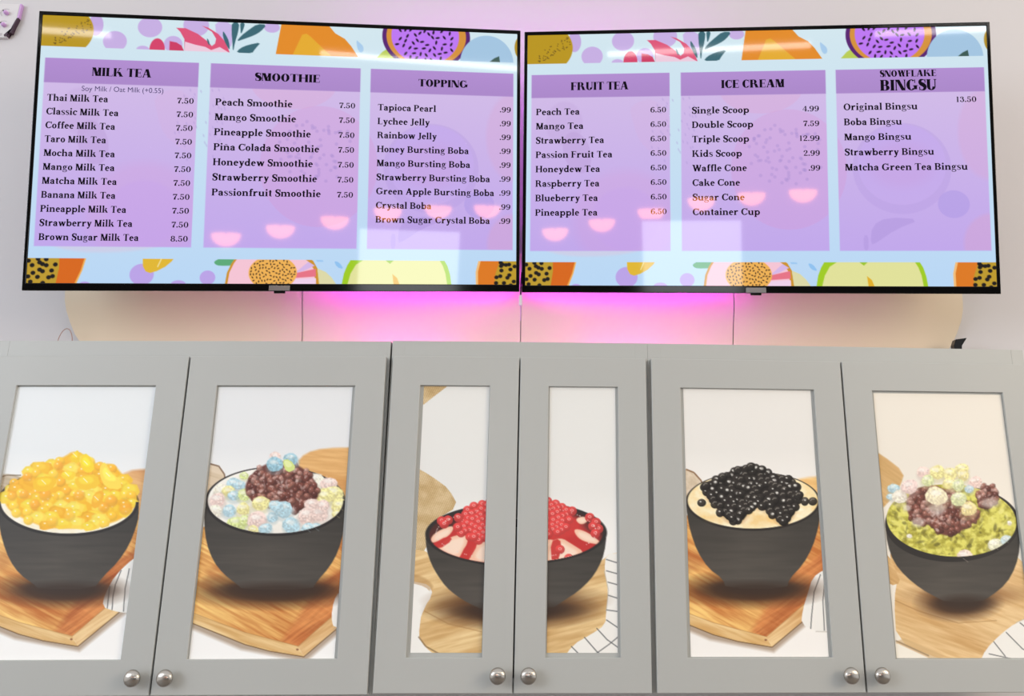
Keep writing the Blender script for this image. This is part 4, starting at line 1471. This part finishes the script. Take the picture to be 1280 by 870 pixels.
# left screen
write('heading', HEAD, 'MILK TEA', -481, -337, 191.5, 22, INK, scL)
column(scL, [('Thai Milk Tea', -439), ('Classic Milk Tea', -412), ('Coffee Milk Tea', -418.5), ('Taro Milk Tea', -438.5), ('Mocha Milk Tea', -415.5), ('Mango Milk Tea', -414.5), ('Matcha Milk Tea', -407.5),
             ('Banana Milk Tea', -409), ('Pineapple Milk Tea', -381.5), ('Strawberry Milk Tea', -365), ('Brown Sugar Milk Tea', -348.5)], -585, 123.5, 35.4)
prices(scL, ['7.50'] * 10 + ['8.50'], -229.8, 126.0, 35.7)
write('heading', HEAD, 'SMOOTHIE', -79, 86, 192.5, 21, INK, scL)
column(scL, [('Peach Smoothie', 17.4), ('Mango Smoothie', 28), ('Pineapple Smoothie', 66.5), ('Piña Colada Smoothie', 89), ('Honeydew Smoothie', 74), ('Strawberry Smoothie', 85.5), ('Passionfruit Smoothie', 96)], -176.3, 124.0, 39.3, 18.2)
prices(scL, ['7.50'] * 7, 178.5, 126.0, 39.6)
write('heading', HEAD, 'TOPPING', 342.5, 475, 191.3, 20, INK, scL)
column(scL, [('Tapioca Pearl', 390.3), ('Lychee Jelly', 374), ('Rainbow Jelly', 393), ('Honey Bursting Boba', 478.5), ('Mango Bursting Boba', 482.7), ('Strawberry Bursting Boba', 535.7),
             ('Green Apple Bursting Boba', 547), ('Crystal Boba', 381.6), ('Brown Sugar Crystal Boba', 536.2)], 237.5, 122.8, 37.4, 17.4)
prices(scL, ['.99'] * 9, 590.8, 127.0, 37.8)
# right screen
write('heading', HEAD, 'FRUIT TEA', -487.5, -331.5, 191, 22, INK, scR)
column(scR, [('Peach Tea', -463.5), ('Mango Tea', -453), ('Strawberry Tea', -397.3), ('Passion Fruit Tea', -375), ('Honeydew Tea', -408), ('Raspberry Tea', -409.6), ('Blueberry Tea', -413.6), ('Pineapple Tea', -414.5)], -582, 123.5, 39.2, 17.8)
prices(scR, ['6.50'] * 8, -230.6, 126.8, 39.2)
write('heading', HEAD, 'ICE CREAM', -83.5, 82.5, 190.3, 22, INK, scR)
column(scR, [('Single Scoop', -11), ('Double Scoop', -.6), ('Triple Scoop', -12), ('Kids Scoop', -31.4), ('Waffle Cone', -19.2), ('Cake Cone', -37.5), ('Sugar Cone', -26), ('Container Cup', 13.5)], -162.2, 122.0, 39.0, 17.8)
prices(scR, ['4.99', '7.59', '12.99', '2.99', '.99'], 171.4, 124.0, 39.6)
write('heading', HEAD, 'SNOWFLAKE', 331.5, 475.5, 213.5, 17.5, INK, scR)
write('heading', HEAD, 'BINGSU', 331, 475, 176.5, 29, INK, scR)
prices(scR, ['13.50'], 574.6, 143.2, 39)
column(scR, [('Original Bingsu', 424.7), ('Boba Bingsu', 383.5), ('Mango Bingsu', 406.5), ('Strawberry Bingsu', 462.8), ('Matcha Green Tea Bingsu', 546)], 235.2, 125.5, 40.2, 18)

# small sans-serif note under the first heading
cu = bpy.data.curves.new('note', 'FONT')
cu.body = 'Soy Milk / Oat Milk (+0.55)'
cu.size = 1.0
tmp = bpy.data.objects.new('note_curve', cu)
COL.objects.link(tmp)
bpy.context.view_layer.update()
dg = bpy.context.evaluated_depsgraph_get()
me = bpy.data.meshes.new_from_object(tmp.evaluated_get(dg))
bpy.data.objects.remove(tmp)
co = np.zeros(len(me.vertices) * 3)
me.vertices.foreach_get('co', co)
co = co.reshape(-1, 3)
k = .198 / (co[:, 0].max() - co[:, 0].min())
x = (co[:, 0] - co[:, 0].min()) * k - .5037
z = co[:, 1] * k * 1.05 + .1515
me.vertices.foreach_set('co', np.stack([x, np.full_like(x, -.0003), z], 1).ravel())
me.materials.clear()
me.materials.append(M['inksoft'])
no = bpy.data.objects.new('milk_note', me)
COL.objects.link(no)
no.parent = scL
tag(no, 'small grey sans-serif note about soy and oat milk')

# ------------------------------------------------------------------ light strips
def strip(name, pts, r, m, label):
    base = Vector(pts[0])
    o = MB().tube([Vector(p) - base for p in pts], r, 8).build(name, m)
    o.location = base
    tag(o, label, 'light strip')
    return o


def on_back(t, x, y, z):
    return t.matrix_world @ Vector((x, y, z))


bpy.context.view_layer.update()
lowL = [on_back(tvL, x, .032, -.334) for x in (.06, .24, .42, .60)]
strip('led_strip', lowL, .0035, M['led'], 'magenta light strip along the lower back edge of the left television')
lowR = [on_back(tvR, x, .032, -.334) for x in (-.60, -.42, -.24, -.02)]
strip('led_strip', lowR, .0035, M['led'], 'magenta light strip along the lower back edge of the right television')
dimL = [on_back(tvL, x, .032, -.334) for x in (-.42, -.18, .04)]  # extra strips, added to tint the cream panel's outer parts soft pink
strip('led_strip', dimL, .0035, M['ledfill'], 'added dim fill strip under the middle of the left television')
dimR = [on_back(tvR, x, .032, -.334) for x in (0.0, .20, .42)]
strip('led_strip', dimR, .0035, M['ledfill'], 'added dim fill strip under the middle of the right television')
strip('led_strip', [(-.44, .328, Z(.0435)), (-.19, .328, Z(.0435))], .0035, M['led2'], 'pink light strip lying on the cabinet top left of the middle')
strip('led_strip', [(.15, .328, Z(.0435)), (.41, .328, Z(.0435))], .0035, M['led2'], 'pink light strip lying on the cabinet top right of the middle')
upL = [on_back(tvL, x, .032, .31) for x in (.10, .30, .60)]
strip('led_strip', upL, .0035, M['led3'], 'violet light strip along the upper back edge of the left television')
upR = [on_back(tvR, x, .032, .31) for x in (-.60, -.30, -.10)]
strip('led_strip', upR, .0035, M['led3'], 'violet light strip along the upper back edge of the right television')

# plug hanging in the gap between the screens
pl = empty('cable_plug', loc=(-.0065, .262, Z(.192)))
tag(pl, 'small white plug hanging from the gap between the two televisions', 'plug')
MB().box(-.0042, .0042, -.004, .004, -.013, .016).build('plug_body', M['whiteplastic'], pl, bevel=.001)
MB().tube([(0, 0, .014), (0, .002, .04), (.002, .006, .08)], .002, 8).build('cable', M['mattblack'], pl, smooth=True)
MB().tube([(0, 0, -.011), (.001, .006, -.03), (.001, .016, -.05)], .0011, 8).build('wire', M['lilac'], pl, smooth=True)

# thin wire loop at the left end of the panel
pts = []
for i in range(15):
    a = math.pi * i / 14
    pts.append((-1.2060 - .0215 * math.cos(a), .31, Z(.0395) + .0735 * math.sin(a) ** .8))
base = Vector(pts[0])
o = MB().tube([Vector(p) - base for p in pts], .0013, 8).build('wire_loop', mat('brown_wire', (.42, .28, .24, 1), .4), smooth=True)
o.location = base
tag(o, 'thin brownish wire loop on the cabinet top left of the cream panel', 'wire')

# black wedge at the right end
bx = MB().prism([(-.014, 0), (-.0115, .052), (-.005, .067), (.026, .0715), (.010, .050), (.004, 0)], -.012, .012)
o = bx.build('corner_bracket', M['black'], bevel=.001)
o.location = (1.176, .30, Z(.0395))
tag(o, 'small black angled bracket on the cabinet top at the right end of the cream panel', 'bracket')

# white fixture on the wall, cut by the left edge of the picture
fx = empty('wall_fixture', loc=(-1.575, .36, Z(1.06)))
tag(fx, 'white wall plate with two round lilac knobs left of the left television', 'wall fixture')
MB().prism([(-.10, .0355), (.055, .036), (.054, -.013), (.046, -.040), (.043, -.058), (.036, -.061), (.034, -.075), (-.10, -.078)], -.014, 0).build('plate', M['whiteplastic'], fx, bevel=.0012)
MB().prism([(.0555, .036), (.0600, .036), (.0590, -.010), (.0540, -.013), (.0548, -.010)], -.0145, -.001).build('lilac_edge', M['lilac'], fx)
MB().prism([(.0545, -.013), (.0585, -.011), (.0505, -.040), (.0475, -.060), (.0330, -.062), (.0270, -.068), (.0290, -.073), (.0365, -.072), (.0390, -.0575), (.0425, -.0565), (.0455, -.040)], -.0165, -.001).build(
    'edge_strip', mat('plum_plastic', (.05, .02, .04, 1), .35), fx)
gl = mat('grey_line', (.45, .42, .44, 1), .5)
for px, pz in ((.0225, .003), (.0225, -.037)):
    MB().lathe([(.0062, 0), (.0062, -.008), (.0055, -.012), (.003, -.0145), (.0005, -.015)], (px, -.014, pz), 24).build('knob', M['lilac'], fx, smooth=True)
    MB().lathe([(.0022, 0), (.0020, -.0016)], (px - .004, -.0272, pz + .002), 12).build('knob_mark', M['mattblack'], fx)
    ring = [(px - .004 + .015 * math.cos(a), -.0146, pz + .003 + .0125 * math.sin(a)) for a in [math.radians(55 + 13 * i) for i in range(15)]]
    MB().tube(ring, .0006, 6).build('groove_ring', gl, fx)
MB().box(.006, .020, -.0148, -.013, -.070, -.062).build('socket', gl, fx)


# ------------------------------------------------------------------ the room behind the camera, plus an added glow board (seen only as reflections in the screens)
lamps = [(-1.31, -.33), (-.88, -.25), (-.44, -.16), (.0, -.07), (.43, -.03), (.86, -.01)]
names = ['first', 'second', 'third', 'fourth', 'fifth', 'sixth']
for k, (x, z) in enumerate(lamps):
    t = empty('pendant_lamp', loc=(x, -5.65, Z(z)))
    tag(t, 'amber glowing bowl pendant lamp, %s from the left of the row facing the screens' % names[k], 'pendant lamp', 'row of amber bowl pendant lamps')
    r = .117
    pr_ = [(r * math.cos(math.radians(a)), -r * .86 * math.sin(math.radians(a))) for a in range(0, 90, 8)] + [(.001, -r * .86)]
    MB().lathe([(.001, .004), (r, .004)] + pr_, (0, 0, 0), 28, 'z').build('lamp_shade', M['shade'], t, smooth=True)
    MB().lathe([(.007, .004), (.007, .03), (.003, .04)], (0, 0, 0), 12, 'z').build('lamp_holder', M['mattblack'], t)
    MB().lathe([(.0015, .035), (.0015, 4.0 - Z(z))], (0, 0, 0), 8, 'z').build('cord', M['mattblack'], t)
for (x, y, z, ln, lab) in ((-2.6, -4.3, 1.13, 1.3, 'suspended fluorescent batten lamp over the left side of the room'),
                           (0.15, -4.6, 1.14, 1.5, 'suspended fluorescent batten lamp over the middle of the room'),
                           (1.9, -4.1, 1.16, 1.2, 'suspended fluorescent batten lamp over the right side of the room')):
    t = empty('batten_lamp', loc=(x, y, Z(z)))
    tag(t, lab, 'ceiling lamp', 'suspended batten lamps')
    MB().tube([(-ln / 2, 0, 0), (ln / 2, 0, 0)], .02, 12).build('tube', M['tube'], t, smooth=True)
    MB().box(-ln / 2, ln / 2, -.04, .04, .018, .05).build('housing', M['whiteplastic'], t)
    for dx in (-ln * .35, ln * .35):
        MB().tube([(dx, 0, .05), (dx, 0, 4.0 - Z(z))], .003, 6).build('hanger', M['mattblack'], t)

lb = empty('added_glow_board', loc=(.06, -4.0, FLOOR - 2.0))  # made-up board, gives the screens their bright rectangular reflection
tag(lb, 'added glowing white board on a black stand, put there to reflect in the menu screens', 'added glow board')
MB().box(-.36, .36, -.03, -.012, 1.36, 1.94).build('backing', M['mattblack'], lb)
MB().box(-.345, .345, -.012, .0, 1.375, 1.925).build('lit_face', M['glowface'], lb)
MB().box(-.02, .02, -.03, -.012, .02, 1.36).box(-.25, .25, -.18, .14, 0, .02).build('stand', M['mattblack'], lb)
